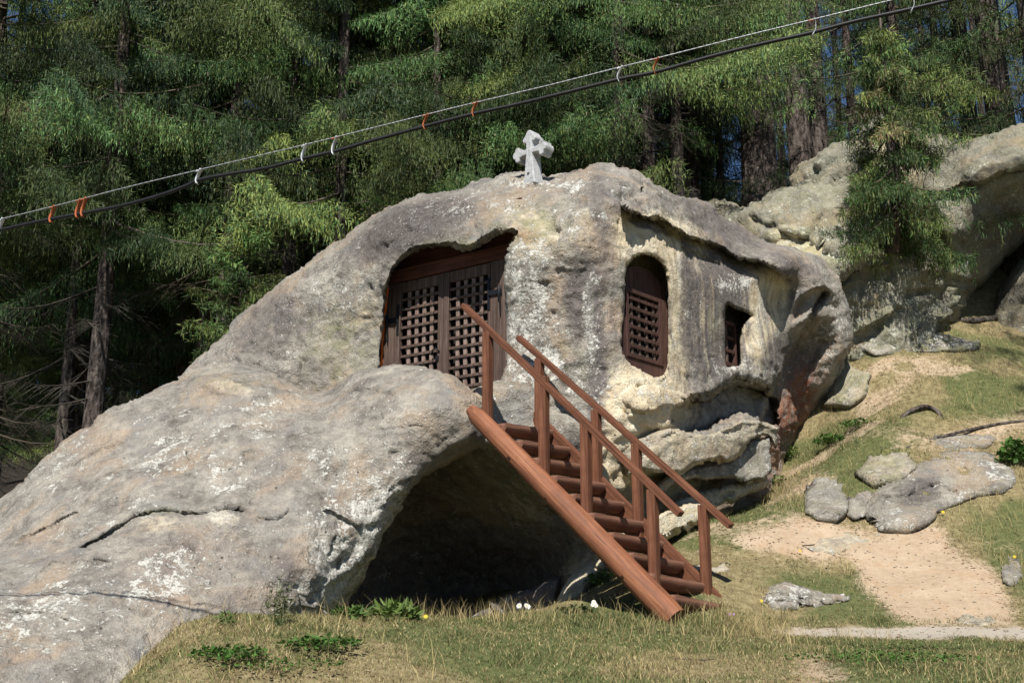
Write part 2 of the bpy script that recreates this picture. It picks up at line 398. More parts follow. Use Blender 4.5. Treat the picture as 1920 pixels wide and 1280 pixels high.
dry = n.ramp(f2, (0.3, (0.10, 0.075, 0.040)), (0.5, (0.185, 0.15, 0.075)), (0.7, (0.27, 0.225, 0.13)))
grn = n.ramp(f2, (0.3, (0.050, 0.060, 0.020)), (0.6, (0.105, 0.112, 0.042)), (0.75, (0.16, 0.15, 0.07)))
col = n.mix(n.ss(n.math('ADD', n.math('MULTIPLY', green, 0.55), n.math('MULTIPLY', f1, 0.5)), 0.42, 0.62), dry, grn)
snd = n.ramp(n.math('ADD', n.math('MULTIPLY', f1, 0.5), n.math('MULTIPLY', f2, 0.5)), (0.3, (0.25, 0.180, 0.120)), (0.5, (0.35, 0.268, 0.185)), (0.7, (0.42, 0.33, 0.24)))
snd = n.mix(n.math('MULTIPLY', n.ss(f3, 0.60, 0.68), 0.5), snd, (0.2, 0.13, 0.08))
snd = n.mix(n.ss(n.noise(4.5, 5, 0.7, dist=.5), 0.50, 0.62, 0, 0.55), snd, (0.33, 0.225, 0.14))
pass
snd = n.mix(n.math('MULTIPLY', path, 0.8), snd, (0.33, 0.305, 0.26))
col = n.mix(n.ss(n.math('ADD', sand, n.math('MULTIPLY', n.math('SUBTRACT', f2, 0.5), 1.3)), 0.15, 0.85), col, snd)
col = n.mix(open_, (0.022, 0.016, 0.010), col)  # forest floor: dark leaf soil with tree shade put into its colour
M['ground'] = n.out(col, 0.95, n.bump(n.math('ADD', n.math('MULTIPLY', f2, 0.7), n.math('MULTIPLY', f3, 0.3)), 0.03, 0.9))
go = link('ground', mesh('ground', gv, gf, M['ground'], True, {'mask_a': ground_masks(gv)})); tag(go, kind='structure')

# ------------------------------------------------------------------ rock lobes
def ledge(pts, up=0.0, rup=40, dn=0.0, rdn=40, soft=4):
    pts = catmull(pts, 3, False)
    def f(x, y, q):
        x = x + 7 * vnoise(q * 3.1, 41); y = y + 7 * vnoise(q * 3.1, 42) + 3 * vnoise(q * 9, 43)
        s, fade = lined(x, y, pts)
        a = smooth(0.5 + s / (2 * soft))                 # 0 above, 1 below
        return fade * (-(1 - a) * up * np.exp(-np.abs(s) / rup) + a * dn * np.exp(-np.abs(s) / rdn))
    return f
def groove(pts, depth, width):
    def f(x, y, q):
        x = x + 4 * vnoise(q * 4, 51); y = y + 4 * vnoise(q * 4, 52)
        s, fade = lined(x, y, catmull(pts, 3, False)); return fade * depth * np.exp(-(s / width) ** 2)
    return f
def hollow(poly, depth, soft):
    def f(x, y, q):
        x = x + 8 * vnoise(q * 2.7, 61); y = y + 8 * vnoise(q * 2.7, 62)
        sd, _, _ = sdist(x, y, catmull(poly, 3)); return depth * smooth(0.5 + sd / (2 * soft))
    return f
def bulge(cx, cy, rx, ry, ang, amp):
    c, s = math.cos(R(ang)), math.sin(R(ang))
    def f(x, y, q):
        a = ((x - cx) * c + (y - cy) * s) / rx; b = (-(x - cx) * s + (y - cy) * c) / ry
        return -amp * np.exp(-(a * a + b * b))
    return f
def blobmask(px, py, blobs):
    r = np.zeros(len(px))
    for cx, cy, rx, ry, ang, k in blobs:
        c, s = math.cos(R(ang)), math.sin(R(ang))
        a = ((px - cx) * c + (py - cy) * s) / rx; b = (-(px - cx) * s + (py - cy) * c) / ry
        r = np.maximum(r, k * np.exp(-(a * a + b * b) ** 1.5)) if k > 0 else r * (1 + k * np.exp(-(a * a + b * b) ** 1.5))
    return r
def lobe(outline, depthf, cell, feats=(), rimpx=50, rimd=0.7, thick=2.0, amps=(0.05, 0.03, 0.014, 0.007), holes=(), masks=None, seed=0, wob=3.0, noise_mask=None, nsm=4, facet=None):
    o = catmull(outline, nsm); q = np.column_stack([o / 45.0, np.zeros(len(o))])
    o = o + wob * np.column_stack([vnoise(q, seed + 1), vnoise(q, seed + 2)])
    x0, y0 = o.min(0) - cell; x1, y1 = o.max(0) + cell
    xs = np.arange(x0, x1 + cell, cell); ys = np.arange(y0, y1 + cell, cell)
    X, Yp = np.meshgrid(xs, ys); sh = X.shape; x = X.ravel(); y = Yp.ravel()
    sd, nx, ny = sdist(x, y, o)
    inside = (sd > -0.45 * cell).reshape(sh)
    cellok = inside[:-1, :-1] & inside[1:, :-1] & inside[:-1, 1:] & inside[1:, 1:]
    used = np.zeros(sh, bool); cnt = np.zeros(sh, int)
    for a in (0, 1):
        for b in (0, 1):
            cnt[a:sh[0] - 1 + a, b:sh[1] - 1 + b] += cellok
    used = cnt > 0; bound = (used & (cnt < 4)).ravel(); used = used.ravel()
    x = np.where(bound, nx, x); y = np.where(bound, ny, y); sd = np.where(bound, 0, sd)
    idx = -np.ones(len(x), int); idx[used] = np.arange(used.sum())
    x = x[used]; y = y[used]; sd = sd[used]; bd = bound[used]
    D = depthf(np.column_stack([x, y])); w0 = P(x, y, D); fe = 0
    for f in feats: fe = fe + f(x, y, w0)
    t = np.clip(sd / rimpx, 0, 1); rim = rimd * (1 - np.sqrt(np.clip(1 - (1 - t) ** 2, 0, 1)))
    Yf = D + fe + rim; hm = np.zeros(len(x))
    for poly, pf, soft in holes:
        hs, _, _ = sdist(x, y, catmull(poly, 3)); wgt = smooth(0.5 + hs / (2 * soft)); hm = np.maximum(hm, wgt)
        Yf = Yf * (1 - wgt) + np.maximum(pf(x, y), Yf) * wgt
    tb = np.clip(sd / 260, 0, 1); Yb = np.maximum(D + rimd, Yf + 0.02) + (rimd + thick) * np.sqrt(np.clip(1 - (1 - tb) ** 2, 0, 1)) 
    Yb = np.where(bd, Yf, np.maximum(Yb, Yf + 0.05))
    A = P(x, y, Yf)
    cy_, cx_ = np.nonzero(cellok); n1 = sh[1]; i0 = cy_ * n1 + cx_
    fq = np.column_stack([idx[i0], idx[i0 + n1], idx[i0 + n1 + 1], idx[i0 + 1]])
    # vertex normals of the front sheet
    e1 = A[fq[:, 2]] - A[fq[:, 0]]; e2 = A[fq[:, 3]] - A[fq[:, 1]]; fn = np.cross(e1, e2)
    nn = np.zeros_like(A)
    for k in range(4):
        for c in range(3): nn[:, c] += np.bincount(fq[:, k], fn[:, c], len(A))
    nn /= np.linalg.norm(nn, axis=1, keepdims=True) + 1e-9
    flip = (nn[:, 1] > 0).mean() > 0.5
    if flip: nn = -nn; fq = fq[:, ::-1]
    so_ = seed * 3.7
    strat = A.copy(); strat[:, 2] = A[:, 2] * 2.2 - A[:, 0] * 0.9             # tilted bedding
    dsp = amps[0] * fbm(A * 1.1 + so_, 3, seed) + amps[1] * fbm(strat * 2.6 + so_, 4, seed + 5)
    dsp += amps[2] * (0.5 - np.abs(fbm(A * 6.5 + so_, 4, seed + 9))) * 2 + amps[3] * fbm(A * 19 + so_, 3, seed + 13)
    pits = vnoise(A * 8 + 5, seed + 20); dsp -= 1.2 * amps[2] * smooth((pits - 0.55) / 0.3) 
    if noise_mask is not None: dsp = dsp * noise_mask(x, y)
    if facet is not None:
        fa, fs, fm = facet; st_ = A.copy(); st_[:, 2] = (A[:, 2] - A[:, 0] * .35) * 1.9
        k_ = fm(x, y) if fm is not None else 1.0
        dsp = dsp + k_ * fa * (facets(st_ * fs + so_, seed) + .28 * facets(st_ * fs * 2.4 + so_, seed + 30))
    dsp *= (1 - hm)
    A = A + nn * dsp[:, None]
    nb = len(A); B = P(x, y, Yb); bi = np.arange(nb) + nb; bi[bd] = np.arange(nb)[bd]
    # compact the back vertices
    keep = ~bd; remap = -np.ones(nb, int); remap[keep] = nb + np.arange(keep.sum()); remap[bd] = np.arange(nb)[bd]
    V = np.concatenate([A, B[keep]]); fb = remap[fq][:, ::-1]
    px = np.concatenate([x, x[keep]]); py = np.concatenate([y, y[keep]])
    if masks: a, b = masks(px, py)
    else: a = np.zeros((len(V), 4)); b = np.zeros((len(V), 4))
    return V, np.concatenate([fq, fb]), a, b
def join(parts):
    V, Fq, a, b = [], [], [], []; o = 0
    for v, f, m1, m2 in parts: V.append(v); Fq.append(f + o); a.append(m1); b.append(m2); o += len(v)
    return np.concatenate(V), np.concatenate(Fq), np.concatenate(a), np.concatenate(b)
def ctrl(pts, c=60): 
    f = rbf([(a[0], a[1]) for a in pts], [a[2] for a in pts], c); return f

# vertical planes of the door and the windows: through two ground points
class VPlane:
    def __init__(s, p0, t):
        s.p0 = np.array(p0, float); s.t = np.array(t, float) / np.linalg.norm(t)
        s.n = np.array([s.t[1], -s.t[0]])
        if s.n[1] > 0: s.n = -s.n                          # towards the camera
    def Y(s, px, py):
        u = (px - 960) / F; v = (640 - py) / F; r = u / (cp - v * sp_)   # x / Y
        # p0 + k t : x = r Y
        k = (r * s.p0[1] - s.p0[0]) / (s.t[0] - r * s.t[1]); return s.p0[1] + k * s.t[1]
    def uz(s, px, py):
        Y = s.Y(np.float64(px), np.float64(py)); p = P(px, py, Y)
        return float((p[:2] - s.p0) @ s.t), float(p[2])
    def w(s, u, z, d=0.0):
        q = s.p0 + s.t * u + s.n * d; return (q[0], q[1], z)
    def shift(s, d): return VPlane(s.p0 - s.n * d, s.t)
def plane_from(pxa, Ya, pxb, Yb, py):
    a = P(pxa, py, Ya); b = P(pxb, py, Yb); return VPlane(a[:2], (b - a)[:2])
door_pl = plane_from(728, 13.75, 950, 12.62, 560)
wall_w = VPlane(P(1150, 560, 12.0)[:2], (0.643, 0.766))
win_pl = wall_w.shift(0.16); win2_pl = wall_w.shift(0.24)

wp = lambda px, py, d=0.0: (px, py, float(wall_w.shift(d).Y(np.float64(px), np.float64(py))))
main_ctrl = [
    # nose
    (1130,315,12.9),(1130,345,12.35),(1120,400,12.0),(1110,500,11.95),(1110,640,11.95),(1100,760,12.0),(1050,820,12.0),(1130,840,11.95),(1130,930,12.1),
    # door wall and roof above it
    (960,560,12.22),(960,680,12.25),(1030,560,12.05),(1040,420,12.15),(960,400,12.4),(1000,335,13.0),(860,420,12.85),(760,440,13.3),(700,520,13.5),(690,640,13.6),(860,360,13.6),(700,410,14.2),
    (600,540,14.0),(600,640,13.85),(600,720,13.7),(500,600,14.4),(450,660,14.3),(380,690,14.4),(340,720,14.2),(520,690,14.0),(840,600,13.2),(840,700,13.1),(760,700,13.4),
    # window wall
    wp(1160,520),wp(1160,640,-.02),wp(1260,460),wp(1260,600),wp(1330,520),wp(1330,640),wp(1400,560),wp(1400,640),wp(1465,600),wp(1450,540),wp(1430,600),wp(1440,660,-.05),wp(1470,560),
    (1200,345,12.9),(1300,390,14.1),(1400,440,15.2),(1500,490,15.0),(1535,520,15.1),(1565,570,15.2),(1582,620,15.4),(1500,590,15.0),(1540,620,15.5),(1572,680,15.7),
    # under the windows
    (1180,720,12.05),(1240,740,12.25),(1200,790,12.0),(1260,860,12.95),(1300,700,13.2),(1350,850,13.8),(1400,700,14.3),(1450,660,14.9),(1400,860,14.4),(1440,820,14.6),(1490,760,15.9),(1520,700,15.9),(1460,840,15.5),(1440,690,14.75),(1435,740,14.8),(1440,905,14.8),
    (1200,900,12.8),(1280,940,13.6),(1340,940,14.1),(1220,980,13.5),(1150,1010,13.4),(1080,900,12.2),
    # cave under the nose
    (900,840,12.3),(960,850,12.15),(1020,880,12.1),(1060,930,12.5),(960,920,13.1),(860,900,13.6),(1050,1000,13.4),(950,1000,14.2),(850,1000,14.9),(760,1000,15.0),(700,1080,15.0),(850,1100,15.6),(950,1090,15.2),
    (1040,1060,14.0),(1100,1050,13.2),(1080,1110,13.3),(1000,1140,14.6),(600,1150,14.5),(450,900,14.5),(500,1100,14.3)]
main_out = [(325,722),(400,650),(450,603),(500,560),(560,511),(600,480),(650,440),(700,405),(760,376),(820,360),(870,350),(925,338),(958,328),(1000,326),(1045,333),(1090,323),(1130,315),(1170,319),(1205,332),
            (1245,352),(1290,370),(1330,378),(1350,398),(1400,430),(1440,452),(1500,468),(1550,493),(1574,530),(1588,590),(1594,635),(1580,685),(1556,732),(1530,768),(1505,802),(1488,840),(1478,872),(1465,905),
            (1440,945),(1400,965),(1330,985),(1290,1012),(1240,1040),(1180,1075),(1130,1110),(1090,1160),(1000,1230),(600,1250),(440,1150),(330,850)]
brow = [(1166,372),(1178,394),(1215,402),(1262,424),(1300,447),(1340,458),(1380,482),(1430,492),(1462,508),(1492,522)]
arch = [(712,700),(716,640),(722,585),(728,535),(742,500),(770,475),(805,463),(840,462),(862,470),(885,468),(908,455),(930,442),(955,434),(964,440),(950,466),(945,520),(948,600),(946,680),(938,716),(930,760),(700,780)]
win_o = [(1168,664),(1169,600),(1170,540),(1174,506),(1188,484),(1208,477),(1230,484),(1247,506),(1253,545),(1252,610),(1251,680),(1242,702),(1226,705),(1196,689)]
win2_o = [(1359,686),(1359,630),(1360,573),(1376,577),(1408,592),(1394,608),(1388,640),(1389,684),(1374,688)]
main_feats = [
    ledge([(716,560),(728,525),(742,496),(770,470),(805,459),(840,459),(866,466),(888,463),(908,450),(932,438),(958,430)], .20, 38, .0, 10, 2.5),
    ledge(brow, .45, 60, .14, 20, 2.5), ledge([(1272,460),(1310,474),(1354,494)], .10, 20, .05, 14, 3),
    ledge([(1340,600),(1340,640)], 0, 1, 0, 1),
    hollow([(1255,775),(1290,752),(1330,740),(1362,716),(1400,716),(1432,732),(1458,760),(1462,795),(1420,792),(1392,778),(1352,796),(1320,812),(1285,803)], .75, 5),
    ledge([(1270,752),(1330,732),(1365,708),(1410,712),(1450,735)], .15, 30, .22, 30, 2.5),
    hollow([(1490,606),(1494,572),(1515,552),(1540,542),(1540,562),(1520,592)], .30, 6),
    ledge([(1120,1005),(1190,990),(1250,975),(1320,960)], .10, 18, .42, 22, 2.5),
    ledge([(1110,1095),(1180,1050),(1240,1020)], .05, 20, .18, 30, 4),
    groove([(1180,720),(1235,745),(1270,790),(1290,830)], .06, 6), groove([(1150,760),(1200,800),(1260,820)], .06, 7), groove([(1200,690),(1260,760)], .05, 5),
    groove([(1160,830),(1220,815),(1300,850)], .05, 6), ledge([(1165,745),(1200,768),(1235,762)], .08, 25, .05, 12, 4),
    ledge([(445,672),(500,676),(568,682)], -.02, 10, -.10, 30, 4),                        # cut step in the flank
    groove([(1060,460),(1000,400),(940,400),(895,395)], .07, 9), ledge([(900,470),(893,440),(915,400)], .10, 20, 0, 1, 5),
    groove([(890,400),(895,440),(905,460)], .08, 7), groove([(1240,395),(1150,370),(1040,385)], .05, 12),
    ledge([(930,340),(1000,352),(1060,346),(1120,330)], .06, 12, .10, 16, 5), ledge([(700,470),(760,440),(830,436),(890,438)], .10, 40, 0, 1, 8),
    bulge(1075,440,45,50,0,.15), bulge(985,500,40,60,0,.08), bulge(1240,880,60,30,-10,.12), bulge(1340,430,120,26,25,.12),
    ledge([(1500,630),(1475,690),(1440,712),(1395,730)], 0, 20, 0, 40, 4),
    ledge([(1465,905),(1478,860),(1500,800),(1545,730),(1580,660)], .0, 1, -.0, 1),
    bulge(1490,515,60,26,30,.12), ledge([(1424,830),(1436,770),(1452,722),(1475,680),(1502,620),(1528,575),(1556,540)], .07, 22, .42, 46, 3),
    groove([(1585,600),(1572,660),(1545,720),(1505,790)], -.06, 9), groove([(1540,640),(1500,720),(1465,800)], .05, 8),
]
def mmask(px, py):
    cream = blobmask(px, py, [(1240,465,90,60,20,1.1),(1264,570,26,150,2,1.3),(1210,760,90,90,0,1.0),(1230,690,60,60,0,.9),(1180,860,90,60,0,.8),(1250,940,90,70,-20,.6),(1000,440,70,60,0,.45),(1430,590,26,110,6,.75),
                              (640,640,80,70,0,.22),(560,680,40,50,0,.2),(1000,930,90,60,-20,.35),(1110,1080,60,50,0,.8),(1240,980,80,40,-25,.9),(690,580,24,60,10,.3),(1390,830,60,60,0,.35),(1090,430,30,60,0,.35),(1395,640,8,40,0,.8),(1185,600,18,110,0,.7),(1440,560,40,70,6,.8),(1200,430,60,30,10,.8),(1310,620,10,90,0,.6)])
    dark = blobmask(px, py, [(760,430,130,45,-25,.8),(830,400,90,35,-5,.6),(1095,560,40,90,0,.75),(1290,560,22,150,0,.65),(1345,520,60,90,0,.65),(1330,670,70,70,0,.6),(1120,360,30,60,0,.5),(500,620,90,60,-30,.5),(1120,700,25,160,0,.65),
                             (1350,420,140,30,28,.55),(1480,500,90,30,22,.5),(530,600,50,70,0,.5),(1470,680,60,60,0,.5),(900,1080,240,90,0,.55),(1215,420,50,14,20,.9)])  # the wide low blob puts cave shade into the colour
    lich = blobmask(px, py, [(990,600,50,160,0,.8),(1000,680,60,60,0,.9),(1105,600,20,140,0,.7),(1110,740,60,60,0,.6),(1385,530,50,25,0,.8),(1390,700,80,30,0,.7),(1560,620,40,110,15,.6),(900,390,150,30,0,.4),(1100,400,80,40,0,.4),(640,560,60,80,0,.35),(1020,345,80,14,0,.9),(1470,860,30,50,0,.6)])
    green = blobmask(px, py, [(1000,430,80,50,0,.6),(640,640,70,90,0,.5),(1300,880,140,40,0,.5),(980,900,110,60,0,.5),(840,470,90,20,0,.7),(1090,660,50,60,0,.3),(1330,600,100,100,0,.3),(1300,460,90,16,24,.5)])
    red = blobmask(px, py, [(1490,760,34,90,20,1.3),(1455,850,30,60,20,1.0),(985,440,30,12,0,.5),(1430,920,40,20,0,.5),(1440,870,25,40,0,.8)])
    streak = blobmask(px, py, [(1340,600,130,160,0,1.0),(1130,520,60,160,0,.5),(1010,560,60,120,0,.35),(560,620,70,60,0,.5)])
    cut = blobmask(px, py, [(780,430,150,60,-20,1.0),(560,620,120,80,-20,.5)])
    white = blobmask(px, py, [(1430,560,10,70,4,.5),(1105,610,10,70,0,.5),(1272,500,4,60,0,.6),(1480,860,12,40,10,.4)])
    return np.column_stack([cream, dark, lich, green]), np.column_stack([red, streak, cut, white])
def nmask(x, y): # dressed walls are smoother
    r = np.ones(len(x))
    for cx, cy, rx, ry, k in ((1335,570,190,130,.2),(1230,600,60,120,.25),(960,590,60,120,.6)):
        r = np.minimum(r, 1 - (1 - k) * np.exp(-((x - cx) / rx) ** 4 - ((y - cy) / ry) ** 4))
    return r
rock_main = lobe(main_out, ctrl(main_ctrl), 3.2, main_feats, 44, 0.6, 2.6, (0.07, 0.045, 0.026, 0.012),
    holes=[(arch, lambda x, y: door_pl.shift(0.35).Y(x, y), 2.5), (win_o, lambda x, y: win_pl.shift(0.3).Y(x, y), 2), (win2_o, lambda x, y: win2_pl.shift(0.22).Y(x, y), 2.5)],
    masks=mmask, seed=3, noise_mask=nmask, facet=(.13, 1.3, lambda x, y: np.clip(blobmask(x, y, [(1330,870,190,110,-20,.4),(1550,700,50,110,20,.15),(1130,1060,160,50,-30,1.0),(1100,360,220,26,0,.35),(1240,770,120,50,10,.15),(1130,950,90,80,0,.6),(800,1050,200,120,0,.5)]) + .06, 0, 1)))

apron_ctrl = [(890,760,11.55),(885,800,11.45),(860,840,11.55),(830,720,11.75),(780,692,12.3),(700,700,12.5),(640,715,12.8),(600,742,12.9),(530,725,13.0),(440,696,13.2),(380,705,13.3),(340,718,13.4),(780,760,11.5),(700,780,11.6),
    (600,790,11.9),(450,760,12.3),(350,780,12.4),(240,770,12.9),(120,840,12.6),(40,900,12.2),(-60,980,12.0),(780,850,11.35),(640,880,11.2),(500,880,11.3),(350,880,11.4),(200,900,11.5),(100,960,11.2),(760,930,11.3),(640,1000,10.8),
    (450,1000,10.5),(300,1000,10.5),(120,1060,10.2),(0,1080,10.1),(700,1040,11.2),(600,1100,10.6),(500,1120,10.0),(350,1130,9.7),(150,1180,9.2),(0,1200,9.0),(-100,1100,9.8),(640,1130,11.2),(560,1170,10.4),(450,1200,9.7),(250,1270,8.9),(0,1330,8.4),(-100,1300,8.5),(400,1300,9.5)]
apron_out = [(-160,1080),(-60,985),(0,935),(45,905),(70,872),(120,830),(170,800),(205,774),(245,757),(290,735),(340,714),(385,699),(440,691),(485,694),(530,714),(600,736),(645,709),(700,693),(780,688),(832,703),(880,735),
    (900,758),(898,790),(892,828),(850,850),(803,878),(770,913),(747,955),(720,1010),(692,1062),(655,1118),(628,1152),(575,1172),(540,1200),(520,1270),(400,1350),(200,1420),(-200,1420),(-240,1250)]
apron_feats = [
    ledge([(120,880),(180,850),(260,815)], .04, 20, .03, 14, 3), ledge([(60,1085),(130,1050),(230,1060)], .03, 20, .03, 14, 3), ledge([(250,840),(330,812),(420,815)], .02, 20, .025, 12, 3), groove([(200,910),(300,890),(380,905)], .03, 4),
    ledge([(330,1010),(370,1040),(350,1080)], .03, 18, .03, 10, 3), groove([(640,800),(720,806),(800,800)], .025, 3),
    ledge([(0,1160),(90,1150),(190,1190)], .03, 20, .03, 12, 3),
    ledge([(140,1035),(190,1003),(232,976),(290,957),(340,960),(380,956),(430,951),(470,962)], .07, 34, .09, 14, 2.5), ledge([(30,1012),(90,984),(155,956)], .05, 30, .06, 12, 3),
    ledge([(480,968),(520,975),(545,955)], .03, 20, .05, 12, 3), ledge([(600,955),(640,968),(680,985)], .05, 24, .05, 16, 4), bulge(420,975,34,16,0,.10), bulge(300,985,50,14,-20,.06),
    ledge([(370,720),(430,745),(520,752),(600,745)], .10, 30, .02, 10, 9), ledge([(660,735),(720,735),(780,742)], .03, 18, .04, 14, 5),
    groove([(580,795),(640,798),(700,794)], .035, 4), groove([(360,870),(350,850)], .05, 6), bulge(462,850,8,6,0,-.04),
    ledge([(600,1130),(640,1060),(720,980),(790,890)], .0, 10, -.0, 1), groove([(560,1150),(600,1090),(680,1020)], .06, 8), groove([(590,1160),(640,1080)], .06, 6), groove([(690,1000),(760,920)], .06, 9),
    bulge(780,740,90,40,0,.12), bulge(440,722,80,18,10,.10), groove([(230,1030),(330,1000),(400,1000)], .03, 10), groove([(300,1100),(360,1040),(440,1010)], .03, 9), bulge(350,860,9,9,0,-.06),
    groove([(350,1140),(380,1100),(430,1090)], .02, 6), groove([(700,1040),(640,1110)], .07, 8), bulge(150,840,60,20,-30,.1),
]
def amask(px, py):
    cream = blobmask(px, py, [(430,725,70,16,10,.35),(300,985,60,20,0,.35),(420,975,40,16,0,.4),(340,1060,90,50,-30,.2)])
    dark = blobmask(px, py, [(520,880,30,90,5,.30),(520,1060,60,80,0,.38),(450,1130,90,40,0,.35),(890,790,20,30,0,.5),(460,830,30,20,0,.3),(780,860,50,16,-20,.5),(260,1010,30,10,0,.4)])
    lich = blobmask(px, py, [(620,1060,90,140,20,.95),(700,970,70,90,30,1.0),(340,830,150,60,-20,.5),(300,1090,100,50,-20,.6),(100,1150,150,90,-20,.55),(420,900,60,60,0,.7),(220,960,80,30,-20,.5),(600,860,60,60,0,.4),(120,870,90,40,-35,.4),(480,800,60,60,0,.5),(540,900,30,110,0,-.9),(530,1050,50,90,0,-.85),(760,780,110,50,0,.15)])
    green = blobmask(px, py, [(300,960,40,8,0,.6),(640,1140,60,30,-40,.5),(420,720,60,20,0,.3)])
    red = blobmask(px, py, [(330,1060,120,60,-30,.18),(420,730,50,14,0,.15)])
    white = blobmask(px, py, [(600,1110,30,50,30,.5),(690,1000,22,60,35,.5),(420,972,34,12,0,.5)])
    return np.column_stack([cream, dark, lich, green]), np.column_stack([red, 0 * red, 0 * red, white])
rock_apron = lobe(apron_out, ctrl(apron_ctrl), 3.2, apron_feats, 26, 0.5, 1.6, (0.055, 0.035, 0.020, 0.010), masks=amask, seed=11, facet=(.07, 1.4, lambda x, y: np.clip(blobmask(x, y, [(620,1090,90,110,30,1.0),(740,930,50,90,35,.7),(300,1010,90,30,-10,.6),(440,725,110,22,8,.5),(200,800,120,40,-35,.5)]) + .05, 0, 1)))
step_out = [(880,745),(905,722),(940,714),(985,712),(1006,718),(1012,745),(1030,768),(1075,775),(1115,800),(1140,850),(1120,905),(1060,915),(1000,880),(930,845),(890,830)]
rock_step = lobe(step_out, ctrl([(900,760,11.95),(960,740,12.0),(1000,760,12.0),(1060,830,11.85),(1110,850,11.9),(940,830,12.0),(1060,900,12.2)]), 3.6, [], 20, 0.35, 1.0, (0.03, 0.02, 0.012, 0.006),
                 masks=lambda px, py: (np.column_stack([.0 * px, blobmask(px, py, [(1080,840,60,50,0,.5)]), .3 + 0 * px, .1 + 0 * px]), np.zeros((len(px), 4))), seed=17)
def slab(outline, cpts, seed, cream=.5, dark=.0, rim=7, fa=.06, th=.5, green=.2):
    return lobe(outline, ctrl(cpts, 40), 3.2, [], rim, .18, th, (.012, .010, .007, .004), masks=lambda px, py: (np.column_stack([np.full(len(px), cream), np.full(len(px), dark), .3 + 0 * px, green + 0 * px]), np.zeros((len(px), 4))), seed=seed, nsm=1, wob=4, facet=(fa, 1.1, None))
slabs = [
    slab([(1150,850),(1185,822),(1235,806),(1268,800),(1290,808),(1325,813),(1352,796),(1395,781),(1435,791),(1464,802),(1452,842),(1438,822),(1412,824),(1379,858),(1308,868),(1277,887),(1211,882),(1172,892)],
         [(1160,860,12.1),(1200,850,12.0),(1280,850,12.3),(1350,825,12.8),(1420,800,13.5),(1455,815,14.0)], 61, .35, .05),
    slab([(1222,908),(1258,882),(1310,872),(1368,864),(1410,830),(1442,828),(1443,880),(1430,896),(1400,912),(1376,892),(1336,898),(1300,896),(1262,904),(1242,924),(1228,922)],
         [(1230,910,12.7),(1300,885,12.9),(1370,880,13.2),(1420,860,13.7)], 62, .1, .05),
    slab([(1255,942),(1300,924),(1379,904),(1432,893),(1440,908),(1388,930),(1345,955),(1300,962),(1268,958)], [(1260,950,12.9),(1340,935,13.3),(1430,900,14.0)], 63, .35, .15, 8),
    slab([(1204,1006),(1212,976),(1250,952),(1290,944),(1322,950),(1312,976),(1284,992),(1244,1014),(1215,1026)], [(1210,1000,12.1),(1260,975,12.4),(1310,960,12.8)], 64, .8),
    slab([(1030,1150),(1042,1112),(1068,1085),(1100,1058),(1128,1042),(1134,1072),(1108,1100),(1085,1128),(1062,1156)], [(1040,1130,11.6),(1080,1090,11.7),(1130,1060,12.0)], 65, .7, .0, 10),
    slab([(1112,1060),(1132,1020),(1172,1000),(1214,982),(1212,1004),(1172,1038),(1134,1072)], [(1120,1050,11.9),(1170,1015,12.1),(1210,990,12.3)], 66, .5),
    slab([(870,1160),(920,1130),(980,1108),(1030,1088),(1060,1072),(1050,1110),(1040,1170)], [(880,1150,13.0),(960,1130,12.5),(1040,1110,12.1)], 67, .1, .5, 10),
    slab([(1150,790),(1165,745),(1200,720),(1240,726),(1262,760),(1258,790),(1225,800),(1185,815)], [(1160,780,12.05),(1200,760,11.98),(1250,770,12.3)], 68, 1.0, .0, 26, .05, .4, .0),
]
base = P(900, 1165, 12.5)
cell = empty('rock_dwelling', (0.0, 12.5, 1.4), 'huge grey sandstone boulder hollowed into a dwelling with wooden lattice door and windows', 'rock dwelling')
V, Fq, a, b = join([rock_main, rock_apron, rock_step] + slabs)
child('rock', mesh('rock', V, Fq, M['rock'], True, {'mask_a': a, 'mask_b': b}), cell)

# ------------------------------------------------------------------ boxes, beams and boards
def box_mesh(name, mat, corners8):
    f = [(0,1,2,3),(7,6,5,4),(0,4,5,1),(1,5,6,2),(2,6,7,3),(3,7,4,0)]
    return mesh(name, np.array(corners8), f, mat)
def bevel(o, w_=0.004, seg=2):
    m = o.modifiers.new('bevel', 'BEVEL'); m.width = w_; m.segments = seg; return o
def board(name, pl, u0, u1, z0, z1, d0, d1, mat, parent, bev=0.004, jit=0.0):
    """upright board in a vertical plane: u across, z up, d towards the camera"""
    j = lambda: random.uniform(-jit, jit)
    z0a, z0b, z1a, z1b = z0 + j(), z0 + j(), z1 + j(), z1 + j()
    mid = Vector(pl.w((u0 + u1) / 2, (z0 + z1) / 2, (d0 + d1) / 2))
    # local frame so the grain follows the board
    tx, ty = pl.t; nx, ny = pl.n
    hu, hd = (u1 - u0) / 2, (d1 - d0) / 2; zm = (z0 + z1) / 2
    c = [(-hu, -hd, z0a - zm), (hu, -hd, z0b - zm), (hu, hd, z0b - zm), (-hu, hd, z0a - zm), (-hu, -hd, z1a - zm), (hu, -hd, z1b - zm), (hu, hd, z1b - zm), (-hu, hd, z1a - zm)]
    me = box_mesh(name, mat, c)
    o = bpy.data.objects.new(name, me); C.objects.link(o); o.parent = parent
    r = parent; off = Vector((0, 0, 0))
    while r is not None: off += Vector(r.location); r = r.parent
    m = Matrix(((tx, nx, 0, mid.x - off.x), (ty, ny, 0, mid.y - off.y), (0, 0, 1, mid.z - off.z), (0, 0, 0, 1)))
    if m.to_3x3().determinant() < 0:
        m = Matrix(((tx, -nx, 0, mid.x - off.x), (ty, -ny, 0, mid.y - off.y), (0, 0, 1, mid.z - off.z), (0, 0, 0, 1)))
        for v in me.vertices: v.co.y = -v.co.y
    o.matrix_local = m
    if bev: bevel(o, bev)
    return o
